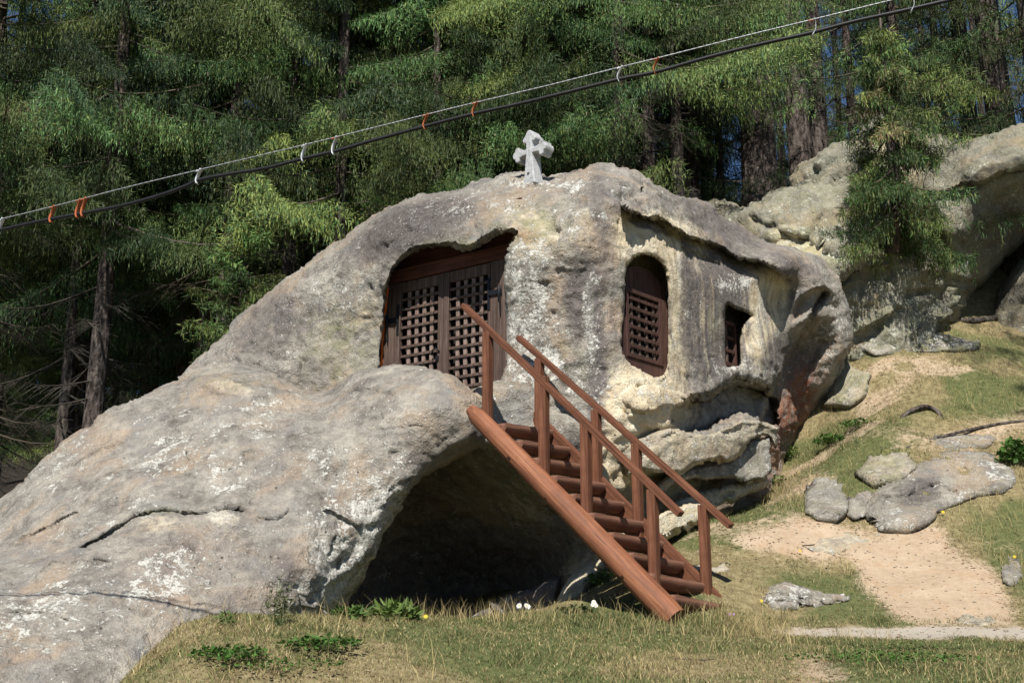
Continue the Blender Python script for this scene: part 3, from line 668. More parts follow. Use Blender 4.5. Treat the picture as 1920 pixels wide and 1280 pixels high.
def fix_normals(me):
    import bmesh
    bm = bmesh.new(); bm.from_mesh(me); bmesh.ops.recalc_face_normals(bm, faces=bm.faces); bm.to_mesh(me); bm.free()

# door -----------------------------------------------------------------------
U = lambda px, py=600, pl=door_pl: pl.uz(px, py)[0]
Z = lambda px, py, pl=door_pl: pl.uz(px, py)[1]
ztop = (Z(744, 536) + Z(946, 482)) / 2; zbot = 3.86
ux = {k: U(k) for k in (712, 726, 745, 755, 820, 833, 846, 914, 921, 950, 965)}
ux[755] = U(752.5); ux[820] = U(823); ux[846] = U(843); ux[914] = U(916.5)
frame = child('door_frame', box_mesh('door_frame', M['door_wood'], [pl for pl in [door_pl.w(u, z_, d) for z_ in (zbot - .06, zbot) for (u, d) in ((ux[726], -.08), (ux[950], -.08), (ux[950], .03), (ux[726], .03))]]), cell)
fix_normals(frame.data)
def poly_board(name, pl, pts, d0, d1, mat, parent):
    n_ = len(pts); V_ = [pl.w(u, z_, d0) for u, z_ in pts] + [pl.w(u, z_, d1) for u, z_ in pts]
    f = [tuple(range(n_))[::-1], tuple(range(n_, 2 * n_))] + [(i, (i + 1) % n_, (i + 1) % n_ + n_, i + n_) for i in range(n_)]
    me = mesh(name, V_, f, mat); fix_normals(me); return child(name, me, parent)
tb = board('lintel', door_pl, ux[712], ux[965], ztop + .005, ztop + .17, -.05, .035, M['beam_wood'], frame)
board('tympanum_board', door_pl, ux[712] - .1, ux[965] + .05, ztop + .175, ztop + .75, -.09, -.055, M['beam_wood'], frame)
board('jamb', door_pl, ux[712] - .02, ux[745] - .004, zbot, ztop, -.05, .02, M['door_wood'], frame)
board('jamb', door_pl, ux[921] + .004, ux[950] + .06, zbot, ztop, -.05, .02, M['door_wood'], frame)
# orange sealing foam along the left edge
pts = []
for k in range(28):
    t = k / 27; py = 700 - 165 * t; pts.append((715 + 13 * t ** 1.6 + random.uniform(-.8, .8), py))
def tube(name, pts, rad, mat, seg=8, cap=True, sm=True):
    pts = [Vector(p) for p in pts]; n_ = len(pts); rad = rad if hasattr(rad, '__len__') else [rad] * n_
    V_, f = [], []; up = None
    for i, p in enumerate(pts):
        d = (pts[min(i + 1, n_ - 1)] - pts[max(i - 1, 0)]).normalized()
        if up is None: up = Vector((0, 0, 1)) if abs(d.z) < .9 else Vector((1, 0, 0))
        a_ = d.cross(up).normalized(); b_ = a_.cross(d).normalized(); up = b_
        for k in range(seg):
            t = 2 * math.pi * k / seg; V_.append(p + rad[i] * (math.cos(t) * a_ + math.sin(t) * b_))
    for i in range(n_ - 1):
        for k in range(seg): f.append((i * seg + k, i * seg + (k + 1) % seg, (i + 1) * seg + (k + 1) % seg, (i + 1) * seg + k))
    if cap: f.append(tuple(range(seg))[::-1]); f.append(tuple(range((n_ - 1) * seg, n_ * seg)))
    me = mesh(name, V_, f, mat, sm); fix_normals(me); return me
child('sealing_foam', tube('sealing_foam', [P(px, py, float(door_pl.Y(np.float64(px), np.float64(py))) - .03) for px, py in pts], [random.uniform(.012, .02) for _ in pts], M['foam']), frame)
def leaf(uL, uLi, uRi, uR, hinge_left):
    st = child('door_leaf', box_mesh('door_leaf', M['door_wood'], [door_pl.w(u, z_, d) for z_ in (zbot + .01, zbot + .14) for (u, d) in ((uLi, -.03), (uRi, -.03), (uRi, .016), (uLi, .016))]), cell)
    fix_normals(st.data)
    board('stile', door_pl, uL + .003, uLi, zbot + .01, ztop - .006, -.03, .022, M['door_wood'], st)
    board('stile', door_pl, uRi, uR - .003, zbot + .01, ztop - .006, -.03, .022, M['door_wood'], st)
    board('top_rail', door_pl, uLi + .001, uRi - .001, ztop - .14, ztop - .008, -.03, .018, M['door_wood'], st)
    w_ = uRi - uLi
    for k in range(4):
        c = uLi + w_ * (k + 1) / 5
        board('upright_slat', door_pl, c - w_ * .043, c + w_ * .043, zbot + .145, ztop - .145, -.028, -.004, M['slat_wood'], st, .003)
    z_ = ztop - .235; pitch = .122
    while z_ > zbot + .16:
        jj = random.uniform(-.004, .004)
        board('cross_slat', door_pl, uLi + .002, uRi - .002, z_ - .017 + jj, z_ + .017 + jj, -.002, .014 + random.uniform(0, .003), M['door_wood'], st, .003); z_ -= pitch
    # iron hinge
    hz = Z(750, 600) if hinge_left else Z(918, 552)
    us = (uL + uLi) / 2 if hinge_left else (uRi + uR) / 2; sg = -1 if hinge_left else 1
    board('hinge_strap', door_pl, us - .018, us + .018, hz - .20, hz + .20, .023, .033, M['iron'], st)
    board('hinge_arm', door_pl, min(us, us + sg * .20), max(us, us + sg * .20), hz - .03, hz + .03, .034, .046, M['iron'], st)
    uh = us + sg * .17
    me = tube('hinge_pintle', [door_pl.w(uh, hz + .07, .045), door_pl.w(uh, hz + .05, .05), door_pl.w(uh, hz - .06, .05), door_pl.w(uh, hz - .10, .035), door_pl.w(uh + .006, hz - .24, .03), door_pl.w(uh + .008, hz - .31, .03)], [.012, .02, .02, .012, .011, .004], M['iron'])
    child('hinge_pintle', me, st)
    return st
L = leaf(ux[745], ux[755], ux[820], ux[833] , True)
Rr = leaf(ux[833], ux[846], ux[914], ux[921] , False)
lz = Z(822, 662); lu = ux[820]
lk = child('latch', tube('latch', [door_pl.w(lu - .08, lz - .02, .03), door_pl.w(lu - .05, lz + .03, .06), door_pl.w(lu, lz + .05, .06), door_pl.w(lu + .04, lz + .01, .03)], .009, M['iron']), L)
board('lock', door_pl, lu - .012, lu + .03, lz - .10, lz - .04, .024, .05, M['iron'], L)
child('interior_shade_sheet', mesh('interior_shade_sheet', [door_pl.w(ux[712], zbot - .3, -.22), door_pl.w(ux[965], zbot - .3, -.22), door_pl.w(ux[965], ztop + .7, -.22), door_pl.w(ux[712], ztop + .7, -.22)], [(0, 1, 2, 3)], M['shade_in']), frame)

# arched lattice window -----------------------------------------------------------
U1 = lambda px, py=600: win_pl.uz(px, py)[0]; Z1 = lambda px, py: win_pl.uz(px, py)[1]
ua, ub = U1(1164), U1(1250, 610)
zs, zh = Z1(1200, 672), Z1(1200, 548)
ul, ur = U1(1171), U1(1234)
arc = [(ua, zh)] + [(ua + (ub - ua) * (0.5 - 0.5 * math.cos(t)), zh + .32 * math.sin(t)) for t in np.linspace(.15, math.pi - .15, 12)] + [(ub, zh)]
wf = poly_board('arched_window', win_pl, arc[::-1], -.05, .01, M['window_wood'], cell); wf.name = 'arched_window'
board('jamb', win_pl, ur + .03, ub, zs - .25, zh - .002, -.05, .03, M['window_wood'], wf)
board('jamb', win_pl, ua - .02, ul - .02, zs - .25, zh - .002, -.05, .03, M['window_wood'], wf)
board('sill', win_pl, ul - .018, ur + .028, zs - .25, zs - .03, -.05, .025, M['window_wood'], wf)
board('sash_stile', win_pl, ur - .035, ur + .027, zs - .028, zh - .01, -.02, .045, M['window_wood'], wf)
board('sash_stile', win_pl, ul - .018, ul + .03, zs - .028, zh - .01, -.02, .045, M['window_wood'], wf)
board('sash_rail', win_pl, ul + .031, ur - .036, zs - .027, zs + .02, -.02, .044, M['window_wood'], wf)
board('sash_rail', win_pl, ul + .031, ur - .036, zh - .06, zh - .011, -.02, .044, M['window_wood'], wf)
span = ur - ul - .066
for k in range(4):
    c = ul + .03 + span * (k + .75) / 4.2; board('upright_slat', win_pl, c - .02, c + .02, zs + .021, zh - .061, -.02, .006, M['door_wood'], wf, .003)
for k in range(6):
    c = zs + .02 + (zh - .06 - zs - .02) * (k + .9) / 6.4; board('cross_slat', win_pl, ul + .032, ur - .037, c - .021, c + .021, .008, .026, M['window_wood'], wf, .003)
child('interior_shade_sheet', mesh('interior_shade_sheet', [win_pl.w(ua, zs - .3, -.2), win_pl.w(ub, zs - .3, -.2), win_pl.w(ub, zh + .4, -.2), win_pl.w(ua, zh + .4, -.2)], [(0, 1, 2, 3)], M['shade_in']), wf)

# small square window --------------------------------------------------------------
z0, z1 = win2_pl.uz(1372, 684)[1], win2_pl.uz(1368, 610)[1]; u0, u1 = win2_pl.uz(1350, 650)[0], win2_pl.uz(1379, 650)[0]
sw = child('small_window', box_mesh('small_window', M['window_wood'], [win2_pl.w(u, z_, d) for z_ in (z0 - .03, z0 + .02) for (u, d) in ((u0 - .03, -.04), (u1, -.04), (u1, .02), (u0 - .03, .02))]), cell); fix_normals(sw.data)
board('jamb', win2_pl, u1 - .035, u1, z0 + .021, z1, -.04, .02, M['window_wood'], sw); board('jamb', win2_pl, u0 - .03, u0, z0 + .021, z1, -.04, .02, M['window_wood'], sw)
board('head', win2_pl, u0 - .03, u1, z1 + .001, z1 + .05, -.04, .02, M['window_wood'], sw)
board('upright_slat', win2_pl, (u0 + u1) / 2 - .02, (u0 + u1) / 2 + .02, z0 + .021, z1, -.03, -.008, M['door_wood'], sw)
for k in range(2):
    c = z0 + (z1 - z0) * (k + 1) / 3; board('cross_slat', win2_pl, u0 + .001, u1 - .036, c - .022, c + .022, -.006, .01, M['window_wood'], sw)
child('interior_shade_sheet', mesh('interior_shade_sheet', [win2_pl.w(u0, z0 - .1, -.12), win2_pl.w(u1, z0 - .1, -.12), win2_pl.w(u1, z1 + .1, -.12), win2_pl.w(u0, z1 + .1, -.12)], [(0, 1, 2, 3)], M['shade_in']), sw)

# ------------------------------------------------------------------ stone cross
cb = P(1000, 328, 13.0)
cx = VPlane(cb[:2], (0.74, -0.67))
def cross_outline():
    pts = []
    def lobe_end(cx_, cz, ang):
        o = []
        for (a0, dx, dz, r) in ((-130, -.035, -.045, .04), (0, .03, 0, .045), (130, -.035, .045, .04)):
            pass
        return o
    half = [(.085, -.12), (.062, .0), (.048, .16), (.042, .215)]           # right edge of the stem upward
    arm = [(.10, .212), (.135, .205), (.14, .170), (.165, .158), (.192, .172), (.20, .20), (.225, .215), (.232, .245), (.225, .275), (.20, .29), (.192, .318), (.165, .332), (.14, .32), (.135, .285), (.10, .278), (.042, .275)]
    top = [(.040, .31), (.042, .345), (.075, .35), (.092, .375), (.085, .405), (.06, .42), (.045, .445), (.025, .475), (0, .485)]
    r = half + arm + top; l = [(-x, z_) for x, z_ in r[:-1]][::-1]
    return r + l
po = cross_outline(); zc = float(cb[2])
ce = empty('stone_cross', tuple(cb), 'small whitish stone cross with trefoil arms standing on top of the big carved rock', 'cross')
cm = poly_board('shaft_and_arms', cx, [(x * 1.17, zc + z_ * 1.18) for x, z_ in po], -.085, .085, M['cross'], ce); bevel(cm, .012, 2)
rb = []
cr = poly_board('raised_rib', cx, [(x, zc + z_) for x, z_ in ((.016, 0), (.014, .50), (-.014, .50), (-.016, 0))], .0852, .105, M['cross'], ce)

# ------------------------------------------------------------------ staircase
def V3(px, py, Y): return Vector(P(px, py, Y))
FA, FB = V3(1248, 1142, 9.95), V3(893, 778, 11.15)                      # round near log, foot and head
RA, RB = V3(1362, 1160, 10.75), V3(1000, 792, 12.0)                     # far stringer
st = empty('wooden_staircase', tuple((FA + RA) / 2), 'red brown wooden staircase with log stringer, ten treads and handrails leaning against the rock', 'staircase')
# near log with cut ends
d = (FB - FA).normalized(); pts = []; rr = []
for k in range(26):
    t = k / 25; p = FA.lerp(FB, t) + d * (-.10 if k == 0 else .0); pts.append(p + Vector((0.006 * math.sin(t * 9), 0, 0.006 * math.sin(t * 7 + 1)))); rr.append((.118 - .014 * t) * (1 + .03 * math.sin(t * 31)) )
rr[-1] *= .62; rr[-2] *= .93; rr[0] *= .9
def log_local(name, a, b, radf, mat, parent, seg=18, n_=24, squash=1.0, flat=None, roll=0):
    """log lying along its own z axis so the grain runs along it"""
    L_ = (b - a).length; V_, f = [], []
    for i in range(n_):
        t = i / (n_ - 1); r_ = radf(t)
        for k in range(seg):
            th = 2 * math.pi * k / seg; x_, y_ = math.cos(th), math.sin(th)
            rr_ = r_ * (1 + .02 * math.sin(3 * th + 5 * t) )
            X_, Y_ = rr_ * x_ * squash, rr_ * y_
            if flat is not None and Y_ > flat * r_: Y_ = flat * r_
            V_.append((X_, Y_, t * L_))
    for i in range(n_ - 1):
        for k in range(seg): f.append((i * seg + k, i * seg + (k + 1) % seg, (i + 1) * seg + (k + 1) % seg, (i + 1) * seg + k))
    f.append(tuple(range(seg))[::-1]); f.append(tuple(range((n_ - 1) * seg, n_ * seg)))
    me = mesh(name, V_, f, mat, True); 
    o = bpy.data.objects.new(name, me); C.objects.link(o); o.parent = parent
    zd = (b - a).normalized(); upv = Vector((0, 0, 1)); yd = (upv - zd * upv.dot(zd)).normalized(); xd = yd.cross(zd)
    off = Vector(parent.location)
    m = Matrix.Identity(4)
    for r_ in range(3): m[r_][0] = xd[r_]; m[r_][1] = yd[r_]; m[r_][2] = zd[r_]; m[r_][3] = (a - off)[r_]
    o.matrix_local = m
    if flat is not None or True:
        es = o.modifiers.new('edge', 'EDGE_SPLIT'); es.split_angle = R(50)
    return o
lg = log_local('log_stringer', FA - d * .12, FB + d * .10, lambda t: (.120 - .030 * t) * (.6 if t > .99 else 1) * (.93 if t < .01 else 1), M['log_wood'], st)
def bar(name, a, b, w_, h_, mat, parent, side=None, bev=.006, cut=None):
    """rectangular timber from a to b; w_ along `side`"""
    zd = (b - a).normalized(); L_ = (b - a).length
    sd_ = (side - zd * side.dot(zd)).normalized(); yd = zd.cross(sd_)
    hw, hh = w_ / 2, h_ / 2; jt = lambda: random.uniform(-.002, .002)
    c = [(x_ + jt(), y_ + jt(), z_) for z_ in (0, L_) for x_, y_ in ((-hw, -hh), (hw, -hh), (hw, hh), (-hw, hh))]
    me = box_mesh(name, mat, c); fix_normals(me)
    o = bpy.data.objects.new(name, me); C.objects.link(o); o.parent = parent; off = Vector(parent.location)
    m = Matrix.Identity(4)
    for r_ in range(3): m[r_][0] = sd_[r_]; m[r_][1] = yd[r_]; m[r_][2] = zd[r_]; m[r_][3] = (a - off)[r_]
    o.matrix_local = m
    if bev: bevel(o, bev)
    return o
for k in range(14):                                    # dark knots standing a little proud of the log
    t_ = (k + .3 + .5 * random.random()) / 14; an = random.uniform(-2.6, -.3); zz = t_ * ((FB - FA).length + .22); r_ = (.120 - .030 * t_) * .985; V_ = []; kr = random.uniform(.008, .018)
    for q in range(8):
        th = 2 * math.pi * q / 8; a2 = an + kr * math.cos(th) / r_; V_.append((r_ * 1.02 * math.cos(a2), r_ * 1.02 * math.sin(a2), zz + 1.7 * kr * math.sin(th)))
    V_.append((r_ * 1.05 * math.cos(an), r_ * 1.05 * math.sin(an), zz))
    me = mesh('knot', V_, [(q, (q + 1) % 8, 8) for q in range(8)], M['knot'], True); fix_normals(me); link('knot', me, lg)
tdir = (RA - FA); tdir.z = 0; tdir.normalize()
dr = (RB - RA).normalized()
bar('plank_stringer', RA - dr * .24, RB + dr * .05, .075, .25, M['stair_wood'], st, tdir)
treads = [(1262,1130,1350,1143),(1228,1087,1312,1100),(1186,1040,1265,1057),(1142,1000,1224,1016),(1106,948,1185,976),(1068,908,1150,940),(1035,868,1108,907),(1000,828,1072,868),(962,796,1040,836)]
for k in range(10):
    t = (k + .35) / 10.2
    a_ = FA.lerp(FB, t) + Vector((0, 0, .035)); b_ = RA.lerp(RB, t) + Vector((0, 0, .03)); a_ += tdir * .08; b_ -= tdir * .085
    o = log_local('tread', a_, b_, lambda q: .095, M['tread_wood'], st, 16, 3, 1.45, .28)
# posts: near row stands on the log, far row on the plank
fp = [((914, 778), (911, 622)), ((1020, 888), (1018, 706)), ((1100, 968), (1101, 792)), ((1228, 1100), (1227, 918))]
rp = [((1012, 815), (1016, 672)), ((1120, 924), (1121, 768)), ((1198, 1002), (1197, 832)), ((1326, 1128), (1321, 946))]
def along(A_, B_, px, off):      # point on the stringer (moved sideways by off) at photo column px
    lo, hi = -.3, 1.3
    for _ in range(50):
        m_ = (lo + hi) / 2
        if proj(np.array(A_.lerp(B_, m_) + off))[0] > px: lo = m_
        else: hi = m_
    return A_.lerp(B_, lo) + off
rail_side = dr.copy(); rail_side.z = 0; rail_side.normalize()
def posts(rows, A_, B_, shift):
    tops = []
    for (b0, t0) in rows:
        q = along(A_, B_, b0[0], tdir * shift)
        zt = P(t0[0], t0[1], q.y)[2]; zb = P(b0[0], b0[1], q.y)[2]
        bar('post', Vector((q.x, q.y, zb - .10)), Vector((q.x + random.uniform(-.006, .006), q.y, zt)), .085, .085, M['stair_wood'], st, rail_side, .006)
        tops.append(Vector((q.x, q.y, zt)))
    return tops
tf = posts(fp, FA, FB, .13); tr = posts(rp, RA, RB, -.06)
def rail(tops, pa, pb):
    # straight rail through the post heads, lengthened to the photographed ends
    a0, b0 = tops[0], tops[-1]; dd = (b0 - a0).normalized()
    def at(px):
        lo, hi = -3.0, 5.0
        for _ in range(50):
            m_ = (lo + hi) / 2
            if proj(np.array(a0 + dd * m_))[0] < px: lo = m_
            else: hi = m_
        return a0 + dd * lo + Vector((0, 0, .03))
    bar('handrail', at(pa), at(pb), .085, .055, M['stair_wood'], st, tdir, .006)
rail(tf, 869, 1277); rail(tr, 972, 1371)

# ------------------------------------------------------------------ cables
YC = lambda px: 7.3 - 1.7 * px / 1920
wire_px = [(-1700,842),(-900,633),(-120,437),(0,411),(100,387),(235,352),(380,317),(570,272),(700,240),(800,215),(890,193),(1030,160),(1160,127),(1230,110),(1400,67),(1520,38),(1670,1),(1800,-32),(1990,-80),(2600,-240),(3400,-450)]
cab_px = [(-1700,862),(-900,653),(-120,455),(0,431),(50,420),(100,410),(160,399),(235,384),(300,366),(345,350),(375,337),(420,328),(500,315),(570,297),(627,284),(700,263),(800,236),(890,213),(960,198),(1060,174),(1160,149),(1230,135),(1330,107),(1430,82),(1520,62),(1600,41),(1700,19),(1790,-2),(1990,-52),(2600,-212),(3400,-425)]
wp_ = catmull(wire_px, 5, False); cpx = catmull(cab_px, 5, False)
def twist(pts, r_):
    V_, f = [], []; pts = np.array(pts); seg = 6; ph = 0
    for i, p in enumerate(pts):
        dd = pts[min(i + 1, len(pts) - 1)] - pts[max(i - 1, 0)]; dd = dd / np.linalg.norm(dd)
        a_ = np.cross(dd, (0, 0, 1)); a_ /= np.linalg.norm(a_); b_ = np.cross(a_, dd); ph += .7
        for k in range(seg):
            rr_ = r_ * (1 + .28 * (k % 2)); V_.append(p + rr_ * (math.cos(ph + 2 * math.pi * k / seg) * a_ + math.sin(ph + 2 * math.pi * k / seg) * b_))
        if i:
            for k in range(seg): f.append(((i - 1) * seg + k, (i - 1) * seg + (k + 1) % seg, i * seg + (k + 1) % seg, i * seg + k))
    return V_, f
wd = []
for i in range(len(wp_) - 1):
    for k in range(8): q = wp_[i] + (wp_[i + 1] - wp_[i]) * k / 8; wd.append(P(q[0], q[1], YC(q[0])))
V_, f = twist(wd, .0038)
tag(link('messenger_wire', mesh('messenger_wire', V_, f, M['wire'], True)), 'thin twisted pale steel wire running above the black cable across the sky', 'wire')
tag(link('power_cable', tube('power_cable', [P(q[0], q[1], YC(q[0])) for q in cpx], .0125, M['cable'], 8)), 'thick black cable hanging on clips below the thin steel wire', 'cable')
def clip(px, mat, k, label, flip=1):
    i = np.argmin(abs(wp_[:, 0] - px)); j = np.argmin(abs(cpx[:, 0] - px))
    yw = np.interp(px, wp_[:, 0], wp_[:, 1]); yc = np.interp(px, cpx[:, 0], cpx[:, 1])
    top = V3(px + 4, yw - 2, YC(px)); bot = V3(px - 2, yc + 9, YC(px)); h_ = (top - bot).length
    ax = Vector((.965, 0, .235)); fw = Vector((0, -1, 0)); V_ = []; f = []; n_ = 15
    for q in range(n_):
        t = q / (n_ - 1); c_ = bot.lerp(top, t); s_ = math.sin(math.pi * t)
        out = flip * .021 * s_ - .004; yy = .014 * math.cos(math.pi * t * 1.5)
        for e in (-.012, .012):
            for th in (0, .0022): V_.append(c_ + ax * (-out + e * .45 + th) + Vector((0, e * 1.3, 0)) + fw * yy)
    for q in range(n_ - 1):
        b_ = q * 4
        for (m1, m2) in ((0, 1), (1, 3), (3, 2), (2, 0)): f.append((b_ + m1, b_ + m2, b_ + 4 + m2, b_ + 4 + m1))
    f += [(0, 1, 3, 2), ((n_ - 1) * 4, (n_ - 1) * 4 + 2, (n_ - 1) * 4 + 3, (n_ - 1) * 4 + 1)]
    r_ = empty('cable_hanger', tuple(top), label, 'cable clip', 'clips holding the black cable to the wire')
    me = mesh('hook', V_, f, mat, True); fix_normals(me); child('hook', me, r_)
    ws = [P(px + 4 + q, yw - q * .235 + 1.5 * math.cos(q * 2.2), YC(px) - .006 * math.sin(q * 2.2)) for q in np.linspace(-9, 9, 22)]
    child('wire_wrap', tube('wire_wrap', ws, .003, M['clip_rust'] if k else M['clip_metal'], 5), r_)
for px, m_, k, lb, fl in ((1, 'clip_metal', 0, 'pale metal clip on the cable at the extreme left edge', 1), (98, 'clip_rust', 1, 'single rusty clip left of the rusty pair at the left', 1),
        (147, 'clip_rust', 1, 'left clip of the touching rusty pair', 1), (157, 'clip_rust', 1, 'right clip of the touching rusty pair', 1), (372, 'clip_metal', 0, 'lone small pale clip where the cable kinks', 1),
        (570, 'clip_metal', 0, 'round pale clip, left one of the two close pale clips', 1), (627, 'clip_metal', 1, 'pale clip with rusty foot, right one of the two close pale clips', 1),
        (798, 'clip_rust', 1, 'half rusted clip upper left of the stone cross', 1), (890, 'clip_rust', 1, 'fully rusty clip nearest the stone cross', 1), (1162, 'clip_metal', 0, 'shiny clip just left of a rusty one above the rock roof', 1),
        (1230, 'clip_rust', 1, 'rusty clip just right of a shiny one above the rock roof', 1), (1522, 'clip_metal', 1, 'shiny clip with rusty top at the upper right', -1), (1706, 'clip_metal', 0, 'shiny clip at the top edge of the picture', -1)):
    clip(px, M[m_], k, lb, fl)
#PART2
# ------------------------------------------------------------------ cliffs and boulders on the right
def rock_thing(name, V, Fq, a, b, mat, label, cat, group=None):
    o = mesh(name, V, Fq, mat, True, {'mask_a': a, 'mask_b': b})
    c = V.mean(0); 
    r = link(name, o); return tag(r, label, cat, group)
def cmask(cream=.2, dark=.1, lich=.1, green=.3, blobs=None):
    def f(px, py):
        r = [np.full(len(px), v) for v in (cream, dark, lich, green)]
        rb = np.zeros((len(px), 4))
        if blobs:
            for k, bl in blobs.items():
                m_ = blobmask(px, py, bl)
                if k < 4: r[k] = np.maximum(r[k], m_)
                else: rb[:, k - 4] = m_
        return np.column_stack(r), rb
    return f
A_ = lobe([(1325,405),(1340,392),(1400,384),(1435,370),(1470,355),(1560,350),(1640,330),(1720,320),(1775,330),(1800,380),(1812,470),(1800,560),(1792,600),(1720,680),(1600,700),(1540,620),(1480,560),(1330,480)],
    ctrl([(1340,410,17.8),(1400,400,17.3),(1480,380,17.0),(1560,360,17.1),(1450,440,16.7),(1560,460,16.2),(1590,520,16.2),(1600,600,16.5),(1680,560,16.5),(1760,580,16.7),(1680,450,16.5),(1770,450,16.8),(1700,350,17.2),(1700,680,16.5)]),
    5, [ledge([(1440,420),(1500,445),(1560,470),(1600,500)], .18, 30, .12, 20, 5), groove([(1360,430),(1440,460),(1520,440)], .12, 6), groove([(1470,480),(1520,440),(1545,400)], .14, 6), ledge([(1500,500),(1560,515),(1590,495)], .25, 24, .2, 20, 4),
        groove([(1400,400),(1440,425),(1500,410)], .12, 5), ledge([(1580,470),(1620,500),(1680,510)], .12, 30, .1, 20, 5), ledge([(1600,380),(1680,400),(1760,390)], .1, 40, .15, 30, 6)], 30, 0.5, 1.5, (0.10, 0.09, 0.045, 0.015),
    masks=cmask(.0, .1, .25, .3, {0: [(1500,470,70,40,30,.6)], 1: [(1700,420,100,60,0,.4),(1400,400,60,20,0,.3)]}), seed=21, facet=(.16, .8, None))
rock_thing('cliff', *A_, M['cliff'], 'pale rugged cliff face right behind the carved rock, lit by sun', 'cliff')
B_ = lobe([(1472,362),(1490,318),(1520,298),(1550,272),(1600,262),(1622,222),(1658,210),(1700,226),(1722,258),(1780,264),(1810,300),(1800,400),(1600,420),(1480,390)],
    ctrl([(1500,350,17.8),(1560,310,17.5),(1660,240,17.9),(1700,300,17.4),(1780,300,17.8),(1650,380,17.3)]), 5,
    [groove([(1620,262),(1680,270),(1730,280)], .2, 8), groove([(1640,235),(1700,240)], .12, 4), ledge([(1620,290),(1680,300),(1740,296)], .1, 20, .1, 20, 4)], 24, .4, 1.5, (0.09, 0.08, 0.04, 0.015), masks=cmask(.0, .2, .2, .2, {0: [(1670,290,40,40,0,.8)]}), seed=22, facet=(.12, .9, None))
rock_thing('outcrop', *B_, M['cliff'], 'stepped grey outcrop on top of the cliff with dark tree shadows on it', 'rock')
C_ = lobe([(1730,345),(1745,308),(1785,282),(1830,261),(1870,243),(1908,236),(1990,240),(2110,262),(2160,400),(2010,430),(1935,440),(1900,475),(1868,515),(1830,550),(1795,590),(1786,520),(1760,430)],
    ctrl([(1780,330,16.6),(1870,270,16.4),(1900,300,15.9),(1820,310,16.1),(1960,280,16.0),(2100,320,16.6),(1780,400,16.1),(1790,480,16.6),(1850,380,16.25),(1850,450,16.95),(1830,520,17.4),(1900,420,17.0),(1960,400,17.2),(2100,400,17.6),(1930,340,16.3)]), 5,
    [ledge([(1740,372),(1800,350),(1850,338),(1905,318),(1960,312)], .12, 20, .22, 26, 4), groove([(1850,300),(1900,290),(1950,280)], .05, 6)], 20, .35, 1.8, (0.07, 0.05, 0.025, 0.012), masks=cmask(.0, .25, .1, .2, {1: [(1880,430,90,90,0,.5)]}), seed=23, facet=(.06, 1.2, None))  # face shaped to lean out of the sun; dark blob paints more shade
E_ = lobe([(1700,400),(2140,390),(2200,720),(1680,700)], ctrl([(1700,500,18.5),(1900,500,19.0),(2100,500,19)]), 12, [], 20, .3, .8, (.1, .06, .02, .01), masks=cmask(.0, .7, .0, .2), seed=24)  # added back of the crevice, its shade put into the colour
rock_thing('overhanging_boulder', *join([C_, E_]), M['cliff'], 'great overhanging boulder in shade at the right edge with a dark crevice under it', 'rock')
D_ = lobe([(1852,640),(1862,585),(1885,535),(1925,482),(1990,440),(2100,450),(2140,700),(1900,690)], ctrl([(1880,600,17.3),(1930,540,17.2),(2000,500,17.2),(2100,600,17)]), 5, [groove([(1900,620),(1925,560),(1960,520)], .1, 8)], 30, .5, .8, (0.06, 0.05, 0.02, 0.01), masks=cmask(.0, .4, .1, .2), seed=25)
rock_thing('boulder', *D_, M['cliff'], 'dark rounded rock below the crevice at the right edge', 'rock')

def boulder(outline, h0, label, seed, feats=(), masks=None, cellpx=3.5, amps=(0.02, 0.014, 0.011, 0.007), name='boulder', group=None, rimf=.15, sink=0.08):
    h = h0 * .72; o = np.array(outline, float); c = o.mean(0); pts = [tuple(p) for p in o] + [tuple(c)]
    g = gY([p[0] for p in pts], [p[1] for p in pts])
    A3 = np.column_stack([np.array(pts)[:, 0], np.array(pts)[:, 1], np.ones(len(pts))]); co, *_ = np.linalg.lstsq(A3, np.array(g), rcond=None)
    cp_ = [(p[0], p[1], .75 * float(np.dot(co, (p[0], p[1], 1))) + .25 * y - h + sink) for p, y in zip(pts, g)]
    ext = min(np.ptp(o[:, 0]), np.ptp(o[:, 1]))
    L_ = lobe(outline, ctrl(cp_, 40), cellpx, feats, ext * rimf, h, .1, amps, masks=masks or cmask(.16, .0, .2, .2), seed=seed, wob=3, nsm=1, facet=(.16 * h + .015, 1.2, None))
    return rock_thing(name, *L_, M['rock'], label, 'rock', group)
boulder([(1618,965),(1640,915),(1690,880),(1740,850),(1800,842),(1850,848),(1905,880),(1908,905),(1880,925),(1830,930),(1780,955),(1740,985),(1700,1000),(1650,995)], .36, 'long flat grey slab with pale lichen, largest of the rocks on the sandy slope', 31,
        [ledge([(1640,930),(1700,925),(1760,905),(1800,935)], .05, 20, .06, 14, 4), groove([(1745,905),(1760,935)], .05, 5)], cmask(.1, .0, .2, .1, {1: [(1720,920,50,35,-20,.6)], 2: [(1870,890,40,30,0,.7),(1700,890,30,20,0,.5)]}))
boulder([(1506,960),(1512,925),(1535,900),(1562,900),(1590,925),(1592,955),(1570,975),(1530,978)], .38, 'rounded grey rock with pale specks beside the sand, nearest the carved rock', 32)
boulder([(1585,968),(1592,935),(1612,910),(1635,918),(1650,945),(1630,970),(1600,980)], .3, 'small angular rock wedged between a rounded rock and the long slab', 33, masks=cmask(.1, .1, .1, .1))
boulder([(1600,890),(1630,855),(1670,838),(1710,850),(1722,880),(1690,905),(1640,912)], .34, 'mossy tan rock half buried above the long slab', 34, masks=cmask(.3, .0, .1, .5))
boulder([(1500,1035),(1545,995),(1600,985),(1650,990),(1660,1010),(1600,1030),(1560,1045)], .12, 'low flat bedrock slab flush with the sand', 35, masks=cmask(.35, .05, .1, .2), name='bedrock_slab')
